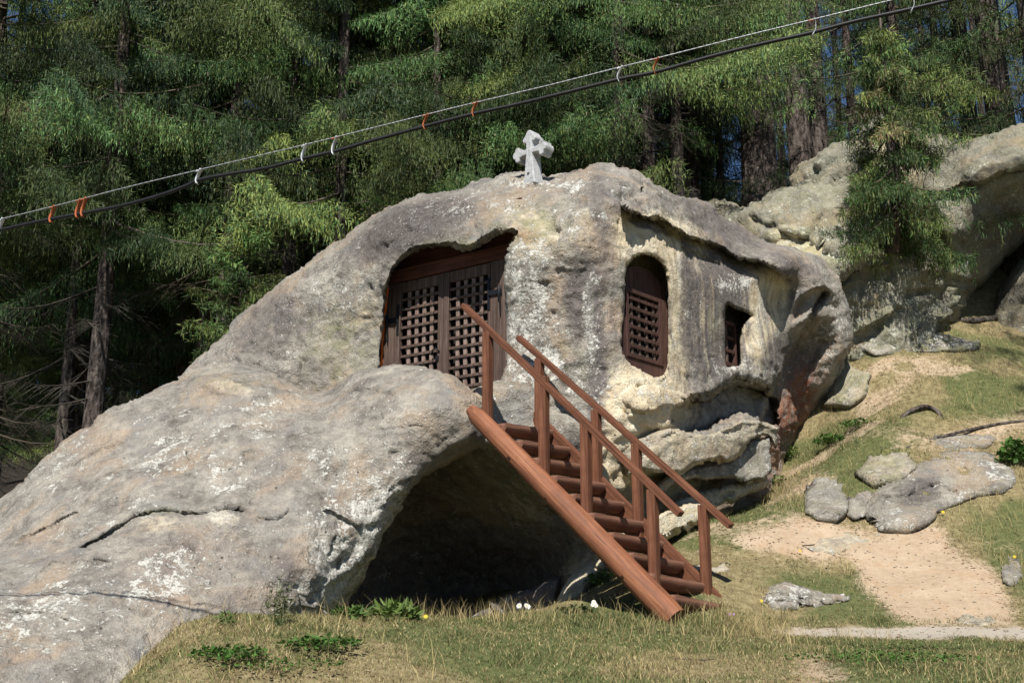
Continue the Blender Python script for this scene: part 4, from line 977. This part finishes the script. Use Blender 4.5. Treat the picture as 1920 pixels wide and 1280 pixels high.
boulder([(1740,835),(1760,818),(1810,818),(1850,808),(1880,822),(1850,842),(1780,848)], .16, 'low flat grey stone across the upper path', 36)
boulder([(1432,1118),(1440,1100),(1480,1098),(1530,1108),(1590,1118),(1598,1128),(1560,1136),(1500,1142),(1450,1140)], .2, 'cracked layered grey ledge stone low in the grass near the stairs', 37,
        [ledge([(1430,1112),(1500,1116),(1600,1126)], .04, 10, .08, 8, 2), ledge([(1430,1128),(1500,1130),(1580,1134)], .03, 8, .07, 8, 2), groove([(1500,1100),(1495,1140)], .06, 3)], cellpx=2.5, masks=cmask(.1, .2, .5, .1))
boulder([(1880,1090),(1876,1060),(1890,1045),(1912,1052),(1918,1085),(1900,1098)], .2, 'small grey stone in grass at the right edge', 38)
boulder([(1545,760),(1556,700),(1580,665),(1600,690),(1640,700),(1620,745),(1590,765)], .35, 'pale mossy rock poking out of the bank beside the carved rock', 39, masks=cmask(.35, .0, .3, .55))
boulder([(1600,650),(1625,625),(1690,628),(1760,622),(1840,640),(1830,655),(1740,662),(1640,668)], .25, 'mossy stone rim along the top of the grassy bank', 40, masks=cmask(.2, .1, .4, .7))
boulder([(1340,1075),(1300,1072),(1290,1062),(1330,1052),(1365,1058),(1370,1070)], .12, 'small pale stone in the grass right behind the stairs', 41, masks=cmask(.4, 0, .2, .1))
boulder([(1640,1128),(1660,1110),(1700,1112),(1690,1130)], .08, 'tiny stone at the lower edge of the sand', 42)
boulder([(1790,1168),(1810,1148),(1860,1150),(1880,1166),(1840,1176)], .1, 'low stone at the edge of the flat path on the right', 43, masks=cmask(.35, 0, .3, .1))
# roots
def root_thing(px_pts, r_, label):
    pts = []
    for px, py, dz in px_pts: g = ground_at(px, py); pts.append(g + Vector((0, 0, dz)))
    o = link('tree_root', tube('tree_root', catmull3(pts), r_, M['bark'], 7)); tag(o, label, 'root')
def catmull3(pts, n_=4):
    out = []; m = len(pts)
    for i in range(m - 1):
        a_, b_, c_, d_ = pts[max(i - 1, 0)], pts[i], pts[i + 1], pts[min(i + 2, m - 1)]
        for k in range(n_):
            t = k / n_; out.append(0.5 * (2 * b_ + (c_ - a_) * t + (2 * a_ - 5 * b_ + 4 * c_ - d_) * t * t + (3 * b_ - a_ - 3 * c_ + d_) * t ** 3))
    out.append(pts[-1]); return out
root_thing([(1690,782,-.02),(1710,776,.05),(1735,770,.07),(1755,772,.04),(1768,782,-.03)], .03, 'exposed grey tree root arching over the upper grassy slope')
root_thing([(1800,600,.0),(1830,606,.05),(1880,600,.05),(1900,596,.0)], .05, 'pale exposed root below the dark crevice')
root_thing([(1700,838,-.01),(1760,826,.03),(1860,800,.03),(1930,788,.0)], .02, 'thin root lying across the upper path')

# ------------------------------------------------------------------ grass
def grass(name, pts, tints, hmin, hmax, wd_, lean, kind_label=None):
    n_ = len(pts); az = rng.uniform(0, 2 * math.pi, n_); h_ = rng.uniform(hmin, hmax, n_) if np.isscalar(hmin) else hmin * rng.uniform(.6, 1.2, n_)
    la = rng.uniform(0, 2 * math.pi, n_); ll = lean * rng.uniform(.2, 1.2, n_) * h_
    wv = np.column_stack([np.cos(az), np.sin(az), 0 * az]) * (wd_ * rng.uniform(.6, 1.3, n_))[:, None]
    top = pts + np.column_stack([np.cos(la) * ll, np.sin(la) * ll, h_])
    mid = pts + np.column_stack([np.cos(la) * ll * .35, np.sin(la) * ll * .35, h_ * .6])
    V_ = np.stack([pts - wv, pts + wv, mid + wv * .75, mid - wv * .75, top], 1).reshape(-1, 3)
    b_ = np.arange(n_) * 5
    f = np.concatenate([np.column_stack([b_, b_ + 1, b_ + 2, b_ + 3]), np.column_stack([b_ + 3, b_ + 2, b_ + 4, b_ + 4])])
    tri = [np.column_stack([b_, b_ + 1, b_ + 2]), np.column_stack([b_, b_ + 2, b_ + 3]), np.column_stack([b_ + 3, b_ + 2, b_ + 4])]
    tt = np.repeat(np.column_stack([tints, np.ones(n_)]), 5, 0)
    return V_, np.concatenate(tri), tt
STRAW = np.array((.40, .33, .17)); OLIVE = np.array((.15, .160, .055)); GREEN = np.array((.085, .118, .036)); BROWN = np.array((.20, .13, .07))
def scatter(n_, x0, x1, y0, y1, pw=1.0):
    y_ = y0 + (y1 - y0) * rng.random(n_) ** pw; x_ = rng.uniform(x0, x1, n_); xy_ = np.column_stack([x_, y_])
    return np.column_stack([xy_, T(xy_)])
def grass_tints(p, m):
    n_ = len(p); g = m[:, 1] + rng.normal(0, .25, n_); t = np.where((g > .68)[:, None], GREEN, np.where((g > .24)[:, None], OLIVE, STRAW * .8))
    st_ = rng.random(n_) < .20; t = np.where(st_[:, None], STRAW, t); bn = rng.random(n_) < .08; t = np.where(bn[:, None], BROWN, t)
    return t * rng.uniform(.7, 1.3, (n_, 1))
p = np.concatenate([scatter(185000, -3.7, 5.4, 6.2, 10.6), scatter(110000, 1.0, 8.6, 10.3, 17.2), scatter(9000, -3.2, 2.2, 10.4, 13.5)])
m = ground_masks(p); qx, qy = proj(p)
hm_ = np.full(len(p), .020) + .015 * smooth(fbm(p * 1.3, 3, 71) * 2) + .05 * smooth((p[:, 1] - 12.5) / 2) * np.clip(fbm(p * 2.1, 2, 72) + .3, 0, 1) + .05 * np.clip(blobmask(qx, qy, [(1170,1165,200,12,0,1),(1360,1165,60,20,0,1),(700,1155,150,14,0,1),(1490,930,50,40,0,1),(1540,760,60,100,0,1)]), 0, 1)
hm_ = hm_ * .85 + .030 * smooth((fbm(p * 5.5, 2, 75) - .22) * 5)
keep = (rng.random(len(p)) > m[:, 0] * 1.02) & (qx > -80) & (qx < 2000) & (qy < 1320)
thin = fbm(p * 2.3, 3, 77); keep &= rng.random(len(p)) < .55 + .9 * np.clip(thin + .35, 0, 1)
p, m, hm_ = p[keep], m[keep], hm_[keep]
V_, f, tt = grass('grass', p, grass_tints(p, m), hm_, None, .0024, 1.3)
def tint_material(name, rough=.6, trans=.25):
    n = N(name); c = n.attr('tint')[4]; m_ = n.out(c, rough)
    tr = n.new('ShaderNodeBsdfTranslucent'); n.t.links.new(c, tr.inputs[0]); mx = n.new('ShaderNodeMixShader'); mx.inputs[0].default_value = trans
    n.t.links.new(n.b.outputs[0], mx.inputs[1]); n.t.links.new(tr.outputs[0], mx.inputs[2]); n.t.links.new(mx.outputs[0], n.t.nodes['Material Output'].inputs[0]); return m_
M['grass'] = tint_material('grass_blades')
tag(link('grass', mesh('grass', V_, f, M['grass'], False, {'tint': tt})), 'short dry and green meadow grass over the ground round the rock', 'grass', kind='stuff')
def bits(name, n_, x0, x1, y0, y1, r0, r1, flat, cols, sel, label):
    p = scatter(n_, x0, x1, y0, y1); m = ground_masks(p); k = sel(p, m); p = p[k]; n_ = len(p)
    dirs = np.array([(1,0,0),(-.3,.9,0),(-.7,-.6,0),(.1,.1,1),(.4,-.9,.2),(-.5,.2,-.6)]); r_ = rng.uniform(r0, r1, n_)
    an = rng.uniform(0, 6.28, n_); ca, sa = np.cos(an), np.sin(an); V_ = []
    for d_ in dirs:
        j = rng.uniform(.6, 1.2, n_); x_ = d_[0] * 1.3 * j; y_ = d_[1] * .8 * j
        V_.append(p + np.column_stack([(ca * x_ - sa * y_) * r_, (sa * x_ + ca * y_) * r_, (d_[2] * flat + .25 * flat) * r_]))
    V_ = np.stack(V_, 1).reshape(-1, 3); b_ = (np.arange(n_) * 6)[:, None]
    f = np.concatenate([b_ + np.array(t) for t in ((0,1,3),(1,2,3),(2,4,3),(4,0,3),(0,5,1),(1,5,2),(2,5,4),(4,5,0))])
    c = np.array(cols)[rng.integers(0, len(cols), n_)] * rng.uniform(.7, 1.25, (n_, 1))
    tag(link(name, mesh(name, V_, f, M['grass'], False, {'tint': np.repeat(np.column_stack([c, np.ones(n_)]), 6, 0)})), label, name.split('_')[-1], kind='stuff')
bits('loose_pebbles', 3500, 1.5, 7.5, 9.6, 16.5, .004, .018, .6, [(.36,.30,.23),(.28,.25,.2),(.45,.36,.26)], lambda p, m: (m[:, 0] > .05) & (rng.random(len(p)) < .15 + .6 * (fbm(p * 3, 2, 91) > .12)), 'small loose pebbles on the sandy path and worn slope')
bits('leaf_litter', 26000, -3.6, 7.5, 6.4, 16.5, .008, .022, .12, [(.16,.075,.035),(.24,.13,.06),(.10,.06,.035),(.3,.2,.1)], lambda p, m: ((m[:, 0] > .05) & (m[:, 0] < .97)) | (rng.random(len(p)) < .25), 'dry brown leaf and twig litter on sand edges and grass')
# long dry stalks
p = np.concatenate([scatter(2200, -2.9, 3.2, 9.2, 10.4), scatter(5000, 3, 8.5, 11.5, 17.2), scatter(1400, -3.5, 5, 6.6, 9.2), scatter(1500, 2.2, 6.5, 10.4, 13)])
m = ground_masks(p); cl = fbm(p * 2.4, 2, 81) > -.02; p = p[(m[:, 0] < .3) & cl]
V_, f, tt = grass('dry_grass', p, STRAW * rng.uniform(.6, 1.25, (len(p), 1)) * np.array((1, .97, .9)), .08, .22, .0019, .8)
tag(link('dry_grass', mesh('dry_grass', V_, f, M['grass'], False, {'tint': tt})), 'long straw coloured grass stalks scattered over the slope', 'grass', kind='stuff')

# ------------------------------------------------------------------ plants with leaves, flowers
def plant(px, py, w_, h_, n_, lsize, colr, label, cat='plant', stemmy=False, name='leafy_plant', yoff=0.0):
    g = ground_at(px, py); g.y += yoff; g.z = Tz(g.x, g.y); V_, f, tt = [], [], []
    for k in range(n_):
        a_ = random.uniform(0, 2 * math.pi); r_ = w_ / 2 * math.sqrt(random.random()); zz = h_ * random.uniform(.25, 1) * (1 - .5 * (2 * r_ / w_) ** 2)
        c_ = g + Vector((r_ * math.cos(a_), r_ * math.sin(a_), zz))
        dd = Vector((random.gauss(0, 1), random.gauss(0, 1) - .4, random.gauss(.2, .5))).normalized(); sd_ = dd.cross(Vector((random.gauss(0, .5), random.gauss(0, .5), 1))).normalized()
        l_ = lsize * random.uniform(.6, 1.3); b_ = len(V_); nn_ = dd.cross(sd_)
        if stemmy: ww = .16
        else: ww = .42
        V_ += [c_, c_ + dd * l_ * .35 + sd_ * l_ * ww * .9 + nn_ * l_ * .08, c_ + dd * l_ * .7 + sd_ * l_ * ww * .7 + nn_ * l_ * .06, c_ + dd * l_, c_ + dd * l_ * .7 - sd_ * l_ * ww * .7 + nn_ * l_ * .06, c_ + dd * l_ * .35 - sd_ * l_ * ww * .9 + nn_ * l_ * .08]
        f += [(b_, b_ + 1, b_ + 2, b_ + 3), (b_, b_ + 3, b_ + 4, b_ + 5)]
        cc = np.array(colr) * random.uniform(.65, 1.35); tt += [(*cc, 1)] * 6
        if k % 4 == 0:
            b_ = len(V_); s0 = g + Vector((random.uniform(-.2, .2) * w_, random.uniform(-.2, .2) * w_, -.01)); V_ += [s0, s0 + Vector((.004, 0, 0)), c_ + Vector((.002, 0, 0)), c_]; f.append((b_, b_ + 1, b_ + 2, b_ + 3)); tt += [(.09, .12, .04, 1)] * 4
    me = mesh(name, [tuple(v) for v in V_], f, M['grass'], False, {'tint': np.array(tt)}); o = link(name, me); return tag(o, label, cat)
G1 = (.055, .12, .022); G2 = (.075, .13, .03); G3 = (.10, .15, .035)
plant(1560,832,.50,.12,420,.045,G1,'patch of low clover like leaves on the bank right of the carved rock')
plant(1610,800,.5,.10,220,.04,G2,'thin scatter of small leaves uphill of the clover patch')
plant(1905,872,.42,.34,420,.065,G1,'bright green leafy bush at the right edge behind the long slab','bush',name='leafy_bush')
plant(1300,938,.30,.14,60,.07,G2,'few broad leaves at the foot of the rock behind the top of the stair rail')
plant(1483,858,.24,.2,110,.05,G3,'light green nettle like plant in the corner where rock meets bank')
plant(1462,905,.22,.12,70,.045,G3,'small yellow green weed under the right rim of the rock')
plant(600,1213,.55,.07,420,.032,G1,'dense patch of dark clover in the front meadow, right one of two')
plant(430,1235,.45,.08,260,.034,G1,'patch of clover on the mound in front of the rock, left one of two')
plant(520,1250,.8,.05,300,.026,G2,'thin spread of tiny leaves between the two clover patches')
plant(745,1163,.34,.12,420,.09,G3,'feathery bright green tuft at the mouth of the hollow','plant',True,'feathery_tuft')
plant(660,1160,.3,.10,160,.08,G2,'grassy green tuft at the left corner of the hollow','plant',True,'green_tuft')
plant(520,1172,.20,.34,150,.045,(.11,.12,.06),'tall wispy grey green weed against the pointed foot of the rock','plant',True,'wispy_weed')
plant(425,1172,.12,.10,60,.04,G2,'tiny green weed at the edge where rock meets mound','plant',True,'small_weed')
plant(1120,1098,.35,.16,160,.05,G2,'weeds at the lower end of the leaning strata behind the log')
plant(1080,1150,.4,.08,120,.05,(.06,.08,.03),'low weeds in the shadow between flowers and staircase')
plant(1640,1235,1.5,.05,900,.022,G1,'wide green clover patch in the front right meadow')
plant(1700,1215,.9,.04,300,.02,G2,'thin line of tiny leaves just below the flat path')
plant(230,1235,.35,.22,160,.05,(.10,.11,.045),'scrubby weed on the left end of the mound','plant',True,'scrubby_weed')
plant(1230,1010,.5,.06,200,.04,G2,'green growth under the lowest strata behind the handrail')
def flower(px, py, h_, colr, centre, label, r_=.018, cluster=4, up=0):
    g = ground_at(px, py); V_, f, tt = [], [], []
    for c in range(cluster):
        hd = g + Vector((random.uniform(-.03, .03), random.uniform(-.02, .02), h_ + random.uniform(-.02, .02)))
        nrm = Vector((random.gauss(0, .3), -1, .5)).normalized(); a_ = nrm.cross(Vector((0, 0, 1))).normalized(); b__ = a_.cross(nrm)
        for k in range(9):
            t = 2 * math.pi * k / 9; t2 = t + .5; b_ = len(V_); V_ += [hd, hd + r_ * (math.cos(t) * a_ + math.sin(t) * b__), hd + r_ * 1.1 * (math.cos((t + t2) / 2) * a_ + math.sin((t + t2) / 2) * b__), hd + r_ * (math.cos(t2) * a_ + math.sin(t2) * b__)]
            f.append((b_, b_ + 1, b_ + 2, b_ + 3)); tt += [(*colr, 1)] * 4
        b_ = len(V_); V_ += [hd + nrm * .003 + r_ * .35 * (math.cos(t) * a_ + math.sin(t) * b__) for t in np.linspace(0, 2 * math.pi, 7)[:-1]]; f.append(tuple(range(b_, b_ + 6))); tt += [(*centre, 1)] * 6
        b_ = len(V_); V_ += [g - Vector((0, 0, .02)), g + Vector((.004, 0, 0)), hd + Vector((.003, .001, 0)), hd + Vector((0, .001, 0))]; f.append((b_, b_ + 1, b_ + 2, b_ + 3)); tt += [(.09, .12, .04, 1)] * 4
    o = link('flower', mesh('flower', [tuple(v) for v in V_], f, M['grass'], False, {'tint': np.array(tt)})); tag(o, label, 'flower')
W_ = (.8, .8, .78); YL = (.75, .55, .03)
flower(976,1160,.10,W_,YL,'white daisies before the dark hollow, lower left of the two close heads',.022,2); flower(990,1160,.125,W_,YL,'white daisies before the dark hollow, upper right of the two close heads',.022,2)
flower(1114,1158,.12,W_,YL,'white flower cluster at the edge of shade left of the log foot',.018,4)
flower(795,1166,.03,YL,YL,'yellow flower by the feathery tuft at the hollow mouth',.016,1); flower(1434,1137,.05,YL,YL,'yellow flower under the layered ledge stone',.014,1)
flower(1767,968,.06,YL,YL,'yellow flower below the long slab',.018,1); flower(1902,1055,.06,YL,YL,'yellow flower at the right edge beside a small stone',.016,1); flower(1498,1042,.05,(.75,.35,.03),YL,'orange flower on the sand between the grass patches',.016,1)
flower(1374,1158,.05,(.45,.2,.5),(.3,.1,.3),'tiny mauve flower at the very foot of the stairs',.012,2)
# fallen twigs on the sand
def twig(px, py, ang, ln, label):
    g = ground_at(px, py); dd = Vector((math.cos(ang), math.sin(ang), 0)); pts = [g + dd * ln * (t - .5) + Vector((random.gauss(0, .012), random.gauss(0, .012), .012 + .01 * random.random())) for t in np.linspace(0, 1, 6)]
    o = link('fallen_twig', tube('fallen_twig', pts, [.007, .007, .006, .005, .004, .002], M['bark'], 5)); tag(o, label, 'twig')
twig(1505,1025,2.2,.35,'dark bent twig lying on the left sand patch'); twig(1560,962,.5,.3,'twig lying below the small angular rock'); twig(1300,1240,-.3,.25,'pale twig lying in the front meadow')

# ------------------------------------------------------------------ spruces
TG = np.array([(.100, .136, .044), (.062, .122, .040), (.048, .092, .042), (.132, .166, .050), (.125, .105, .062)])
def crown(name, seed, H, z0, Lmax, per_m, weep=.3, tw=.085, dens=1.0, prob=(.34, .28, .16, .14, .08), droop=.45, dead_to=0.0, top=1.0, lsh=.105, wsh=.0066, fine_top=99, up_tip=.3):
    prob = np.array(prob) / sum(prob); r = np.random.default_rng(seed); B_, D_, L_, W_2, T_ = [], [], [], [], []; VW, FW, TW = [], [], []; nv = 0
    z_ = dead_to if dead_to else z0
    while z_ < H - .2:
        live = z_ >= z0; rel = (z_ - z0) / (H - z0) if live else 0
        coarse = 1.0 if z_ < fine_top else 2.6
        L = Lmax * (1 - max(rel, 0)) ** .75 * r.uniform(.55, 1.12) if live else Lmax * r.uniform(.25, .6)
        L = max(L, .25); az = r.uniform(0, 2 * math.pi); ca, sa = math.cos(az), math.sin(az)
        dr_ = droop * (1.15 - .9 * rel) * r.uniform(.6, 1.4); bend = r.normal(0, .12)
        def ax(s):
            rr_ = L * s; zz = z_ + L * (-dr_ * s + up_tip * dr_ * s ** 3 * 1.6 + (.25 * rel) * s)
            return np.stack([ca * rr_ - sa * bend * L * s * s, sa * rr_ + ca * bend * L * s * s, zz], -1)
        ss_ = np.linspace(0, 1, 7); pa = ax(ss_); rad = (.012 + .008 * L) * (1 - ss_ * .85)
        ring = np.stack([pa + np.array([-sa, ca, 0]) * rad[:, None], pa + np.array([0, 0, 1]) * rad[:, None], pa - np.array([-sa, ca, 0.8]) * rad[:, None]], 1).reshape(-1, 3)
        VW.append(ring); i_ = np.arange(6)[:, None] * 3
        FW.append(np.concatenate([np.column_stack([i_ + a_, i_ + (a_ + 1) % 3, i_ + (a_ + 1) % 3 + 3, i_ + a_ + 3]) for a_ in range(3)]) + nv); nv += 21
        TW.append(np.repeat([[.10, .082, .068, 1]] if live else [[.06, .05, .042, 1]], 21, 0))
        # side twigs
        nt_ = max(3, int(L / (tw * coarse))); s = np.repeat(np.linspace(.14, 1.0, nt_), 2); s = np.clip(s + r.normal(0, .02, len(s)), .08, 1); side = np.tile([1, -1], nt_)
        l2 = (.10 + .42 * L * np.sin(np.pi * np.clip(s * .85 + .1, 0, 1)) ** .8 * .55) * r.uniform(.5, 1.25, len(s)); p0 = ax(s)
        fw = r.uniform(.35, .95, len(s)); dirh = np.stack([ca * fw - sa * side, sa * fw + ca * side, 0 * fw], -1); dirh /= np.linalg.norm(dirh, axis=1)[:, None]
        if not live:                                           # bare grey twigs
            k = r.random(len(s)) < .7; e = p0 + dirh * l2[:, None] + np.array([0, 0, -1]) * (l2 * r.uniform(.1, 1.2, len(s)))[:, None]
            p0, e = p0[k], e[k]; n_ = len(p0); q = np.stack([p0, p0 + [0, 0, .008], e + [0, 0, .003], e], 1).reshape(-1, 3)
            VW.append(q); b_ = np.arange(n_) * 4 + nv; FW.append(np.column_stack([b_, b_ + 1, b_ + 2, b_ + 3])); nv += 4 * n_; TW.append(np.repeat([[.075, .063, .052, 1]], 4 * n_, 0))
            z_ += .28 * r.uniform(.5, 1.4); continue
        npt = max(2, int(6 / coarse ** .5)); u_ = (np.arange(npt) + 1) / npt
        pp = p0[:, None] + dirh[:, None] * (l2[:, None] * u_)[..., None] + np.array([0, 0, -1.0]) * (l2[:, None] * (.25 * u_ + .45 * u_ ** 2))[..., None]
        dh = np.repeat(dirh[:, None], npt, 1).reshape(-1, 3); pp = pp.reshape(-1, 3); uu = np.tile(u_, len(s))
        keep_ = r.random(len(pp)) < .9 * dens; pp, dh, uu = pp[keep_], dh[keep_], uu[keep_]
        btint = r.choice(5, p=prob); bf = r.choice([.42, .62, .85, 1.15, 1.6], p=[.2, .22, .22, .2, .16]) 
        # needled shoots along the twig
        n_ = len(pp); j = r.normal(0, .35, (n_, 3)); d1 = dh + j; d1[:, 2] -= .25; 
        d0 = dh * .6 + r.normal(0, .55, (n_, 3)); sets = [(pp, d1, r.uniform(.7, 1.25, n_))] + ([(pp, d0, r.uniform(.6, 1.1, n_))] if coarse == 1 else [])
        # hanging strands
        hl = weep * r.uniform(.15, 1.0, n_) ** 1.3 * (1 - .45 * rel)
        nst = 4 if coarse == 1 else 2
        for q in range(nst):
            t_ = (q + .15) / nst; b0 = pp + np.column_stack([r.normal(0, .012, n_), r.normal(0, .012, n_), -hl * t_]); d2 = np.column_stack([r.normal(0, .22, n_), r.normal(0, .22, n_), -np.ones(n_)])
            k = hl > .04 * q; sets.append((b0[k], d2[k], np.full(k.sum(), .9)))
        for b0, dd, lf in sets:
            dd = dd / (np.linalg.norm(dd, axis=1)[:, None] + 1e-9); m_ = len(b0)
            wv = np.cross(dd, r.normal(0, 1, (m_, 3))); wv /= np.linalg.norm(wv, axis=1)[:, None] + 1e-9
            ti = np.where(r.random(m_) < .6, btint, r.choice(5, m_, p=prob)); c = TG[ti] * bf * r.uniform(.6, 1.4, (m_, 1))
            B_.append(b0); D_.append(dd); L_.append(lsh * lf * r.uniform(.6, 1.3, m_) * (1 if coarse == 1 else 1.7)); W_2.append(wv * (wsh * (1 if coarse == 1 else 2.0))); T_.append(c)
        z_ += (1 / per_m) * coarse * r.uniform(.5, 1.5)
    B_ = np.concatenate(B_); D_ = np.concatenate(D_); L_ = np.concatenate(L_)[:, None]; W_2 = np.concatenate(W_2); T_ = np.concatenate(T_); n_ = len(B_)
    V_ = np.stack([B_, B_ + D_ * L_ * .4 + W_2, B_ + D_ * L_, B_ + D_ * L_ * .45 - W_2], 1).reshape(-1, 3); b_ = np.arange(n_) * 4 + nv
    Vx = np.concatenate(VW + [V_]); Fx = np.concatenate(FW + [np.column_stack([b_, b_ + 1, b_ + 2, b_ + 3])])
    tt = np.concatenate(TW + [np.repeat(np.column_stack([T_, np.ones(n_)]), 4, 0)])
    print(name, 'shoots', n_)
    return mesh(name, Vx, Fx, M['needles'], False, {'tint': tt})
def trunk_mesh(H, r0, seed, ):
    rs = np.random.default_rng(seed); pts = []; rad = []
    for k in range(22):
        t = (k / 21) ** 1.3; pts.append((.06 * math.sin(t * 7 + seed), .05 * math.cos(t * 5 + seed), H * t - .4)); rad.append(r0 * (1 - .93 * t) * (1 + .45 * math.exp(-t * H / .5)))
    return tube('trunk', pts, rad, M['bark'], 12)
HT = 22
variants = []
for k, (sd_, z0, Lm, wp, dr_, pr) in enumerate(((101, 7.4, 3.1, .50, .50, (.42, .2, .1, .20, .04)), (102, 7.0, 2.9, .26, .38, (.15, .42, .25, .14, .03)), (103, 7.8, 3.2, .44, .60, (.34, .24, .14, .22, .04)), (104, 6.4, 2.8, .32, .48, (.22, .34, .24, .14, .04)))):
    variants.append((crown('crown', sd_, HT, z0, Lm * 1.06, 5.9, wp, .050, .95, pr, dr_, 1.2, fine_top=14), trunk_mesh(HT, .125 + .02 * k, k)))
sparse = [(crown('crown', 111, HT, 3.6, 2.4, 4.2, .26, .075, .85, (.3, .3, .05, .25, .10), .5, 1.2, fine_top=14), trunk_mesh(HT, .2, 9)),
          (crown('crown', 112, HT, 5.0, 2.2, 3.6, .24, .075, .8, (.3, .3, .05, .25, .10), .5, 2.0, fine_top=14), trunk_mesh(HT, .24, 10)),
          (crown('crown', 113, HT, 1.7, 2.3, 4.6, .26, .075, .85, (.3, .3, .05, .25, .08), .40, 0.8, fine_top=7), trunk_mesh(HT, .24, 11))]
def tree(x, y, var, s=1.0, rot=0.0, label='', group=None, tk=1.0, dz=-.1, name='spruce_tree', zs=1.0):
    cr_, tr_ = var; r = empty(name, (x, y, Tz(x, y) + dz), label, 'tree', group)
    r.rotation_euler = (0, 0, rot); r.scale = (s, s, s * zs)
    a_ = link('trunk', tr_, r); a_.scale = (tk, tk, 1); link('crown', cr_, r); return r
BACKFILL = [(-9.0, 18.0), (-6.7, 17.6), (-4.8, 18.3), (-2.9, 18.0), (-1.3, 18.2), (.35, 18.4), (1.8, 18.0), (2.9, 18.6)]
FRONT = [(-9.9, 20.5), (-7.6, 18.6), (-5.7, 20.0), (-3.9, 18.8), (-2.1, 19.6), (-.5, 18.6), (1.1, 19.3), (2.4, 18.7), (3.5, 20.4), (-11.8, 22.5), (-8.7, 21.6), (-6.7, 22.4), (-4.8, 21.9), (-1.3, 21.4), (.3, 21.3), (2.0, 21.5), (-3.0, 22.0)] + BACKFILL
flabels = ['weeping olive spruce at the left picture edge, its branches reaching low', 'green spruce left of the pale bare trunk at the left', 'spruce with the pale straight trunk visible above the left flank of the rock', 'spruce rising just behind the bushy young spruce',
           'spruce behind the left shoulder of the carved rock', 'dense green spruce behind the door side of the carved rock, left of the cross', 'spruce standing right behind the stone cross', 'spruce just right of the stone cross above the roof', 'spruce with bare hanging twigs where roof meets the cliff', 'spruce beyond the left picture edge with branches reaching in']
for i, (x, y) in enumerate(FRONT):
    tree(x, y, variants[(i * 3 + 1) % 4] if i != 8 else sparse[0], random.uniform(.92, 1.08), random.uniform(0, 6.28), flabels[i] if i < 10 else 'dense spruce filling a gap just behind the front row of the forest', 'spruces in the front row of the forest' if i < 10 else 'spruces just behind the front row')
rw = [(24, 2.3, -13, 5, 0), (28, 2.5, -16, 6, 1), (33, 2.8, -19, 5, 0), (39, 3.1, -22, 7, 1), (46, 3.6, -25, 4, 0)]
cnt = 0
for y, st_, xa, xb, _ in rw:
    x = xa
    while x < xb:
        tree(x + random.uniform(-.6, .6), y + random.uniform(-1.2, 1.2), variants[random.randrange(4)], random.uniform(.9, 1.2), random.uniform(0, 6.28), 'one of the many spruces deeper in the dark forest behind the front row', 'spruces deeper in the forest')
        x += st_ * random.uniform(.8, 1.2); cnt += 1
# plateau above the cliff: trunks at the photographed columns
for px, Y, tk, v, s, lb in ((1438, 19.6, 1.55, 1, 1.0, 'thickest brown spruce trunk standing above the pale cliff'), (1502, 20.4, 1.1, 1, 1.05, 'second dark trunk above the cliff, right of the thickest one'), (1546, 20.9, .8, 1, 1.0, 'third trunk above the cliff, behind the stepped outcrop'),
                            (1357, 21.5, .45, 0, .95, 'slender grey trunked spruce left of the thick brown trunk'), (1610, 22.0, .5, 0, 1.0, 'slender spruce behind the top of the outcrop'), (1700, 19.6, .6, 0, .95, 'spruce with drooping branches above the hanging spruce'),
                            (1785, 22.5, .4, 2, 1.0, 'thin trunk against the sky left of the two dark trunks'), (1836, 20.0, .75, 2, 1.1, 'straight dark trunk with blue sky on both sides'), (1862, 24.0, .35, 2, 1.0, 'thin pale trunk between the two dark trunks at the right'), (1893, 18.6, 1.15, 2, 1.0, 'broad black trunk on top of the shaded boulder at the right edge'),
                            (1300, 26, .6, 0, 1.1, 'background spruce seen left of the slender grey trunk'), (1475, 29, .7, 0, 1.1, 'background spruce between the thick trunk and the second trunk'), (1590, 31, .7, 0, 1.1, 'background spruce behind the stepped outcrop'), (1680, 27, .7, 0, 1.1, 'background spruce above the hanging spruce'), (1975, 17.4, .8, 2, 1.0, 'spruce beyond the right picture edge'), (1560, 36, .6, 0, 1.2, 'far spruce seen between the second and third trunks'), (1760, 30, .6, 0, 1.2, 'far spruce left of the sky gap'), (1660, 34, .6, 0, 1.2, 'far spruce above the outcrop top')):
    x = (px - 960) / F * Y * 1.055
    tree(x, Y, sparse[v], s, random.uniform(0, 6.28), lb, None, tk / s)
tree(9.1, 10.6, variants[0], 1.0, 1.0, 'spruce standing outside the picture on the right slope, shading the overhanging boulder')
# small spruce hanging over the cliff face, and the bushy young one behind the left flank
hs = (crown('crown', 121, 3.4, .1, 1.15, 24, .26, .050, .95, (.34, .30, .1, .10, .16), .95, 0, lsh=.10, up_tip=.25), tube('trunk', [(0, .3, -.4), (.05, .1, .5), (0, .0, 2.0), (0, .0, 3.5)], [.11, .09, .06, .01], M['bark'], 9))
hp = P(1682, 415, 15.9)
h_ = empty('hanging_spruce', tuple(hp), 'small yellow green spruce hanging down over the pale cliff face at the right', 'tree'); link('trunk', hs[1], h_); link('crown', hs[0], h_)
ys = (crown('crown', 131, 6.6, .8, 1.7, 22, .08, .07, .95, (.2, .55, .0, .22, .03), -.25, 0, lsh=.12, wsh=.008), tube('trunk', [(0, 0, -.3), (0, 0, 6.5)], [.07, .01], M['bark'], 8))
x_, y_ = -4.1, 16.3
y0 = empty('young_spruce', (x_, y_, Tz(x_, y_)), 'bushy bright green young spruce behind the left shoulder of the rock', 'tree'); link('trunk', ys[1], y0); link('crown', ys[0], y0)
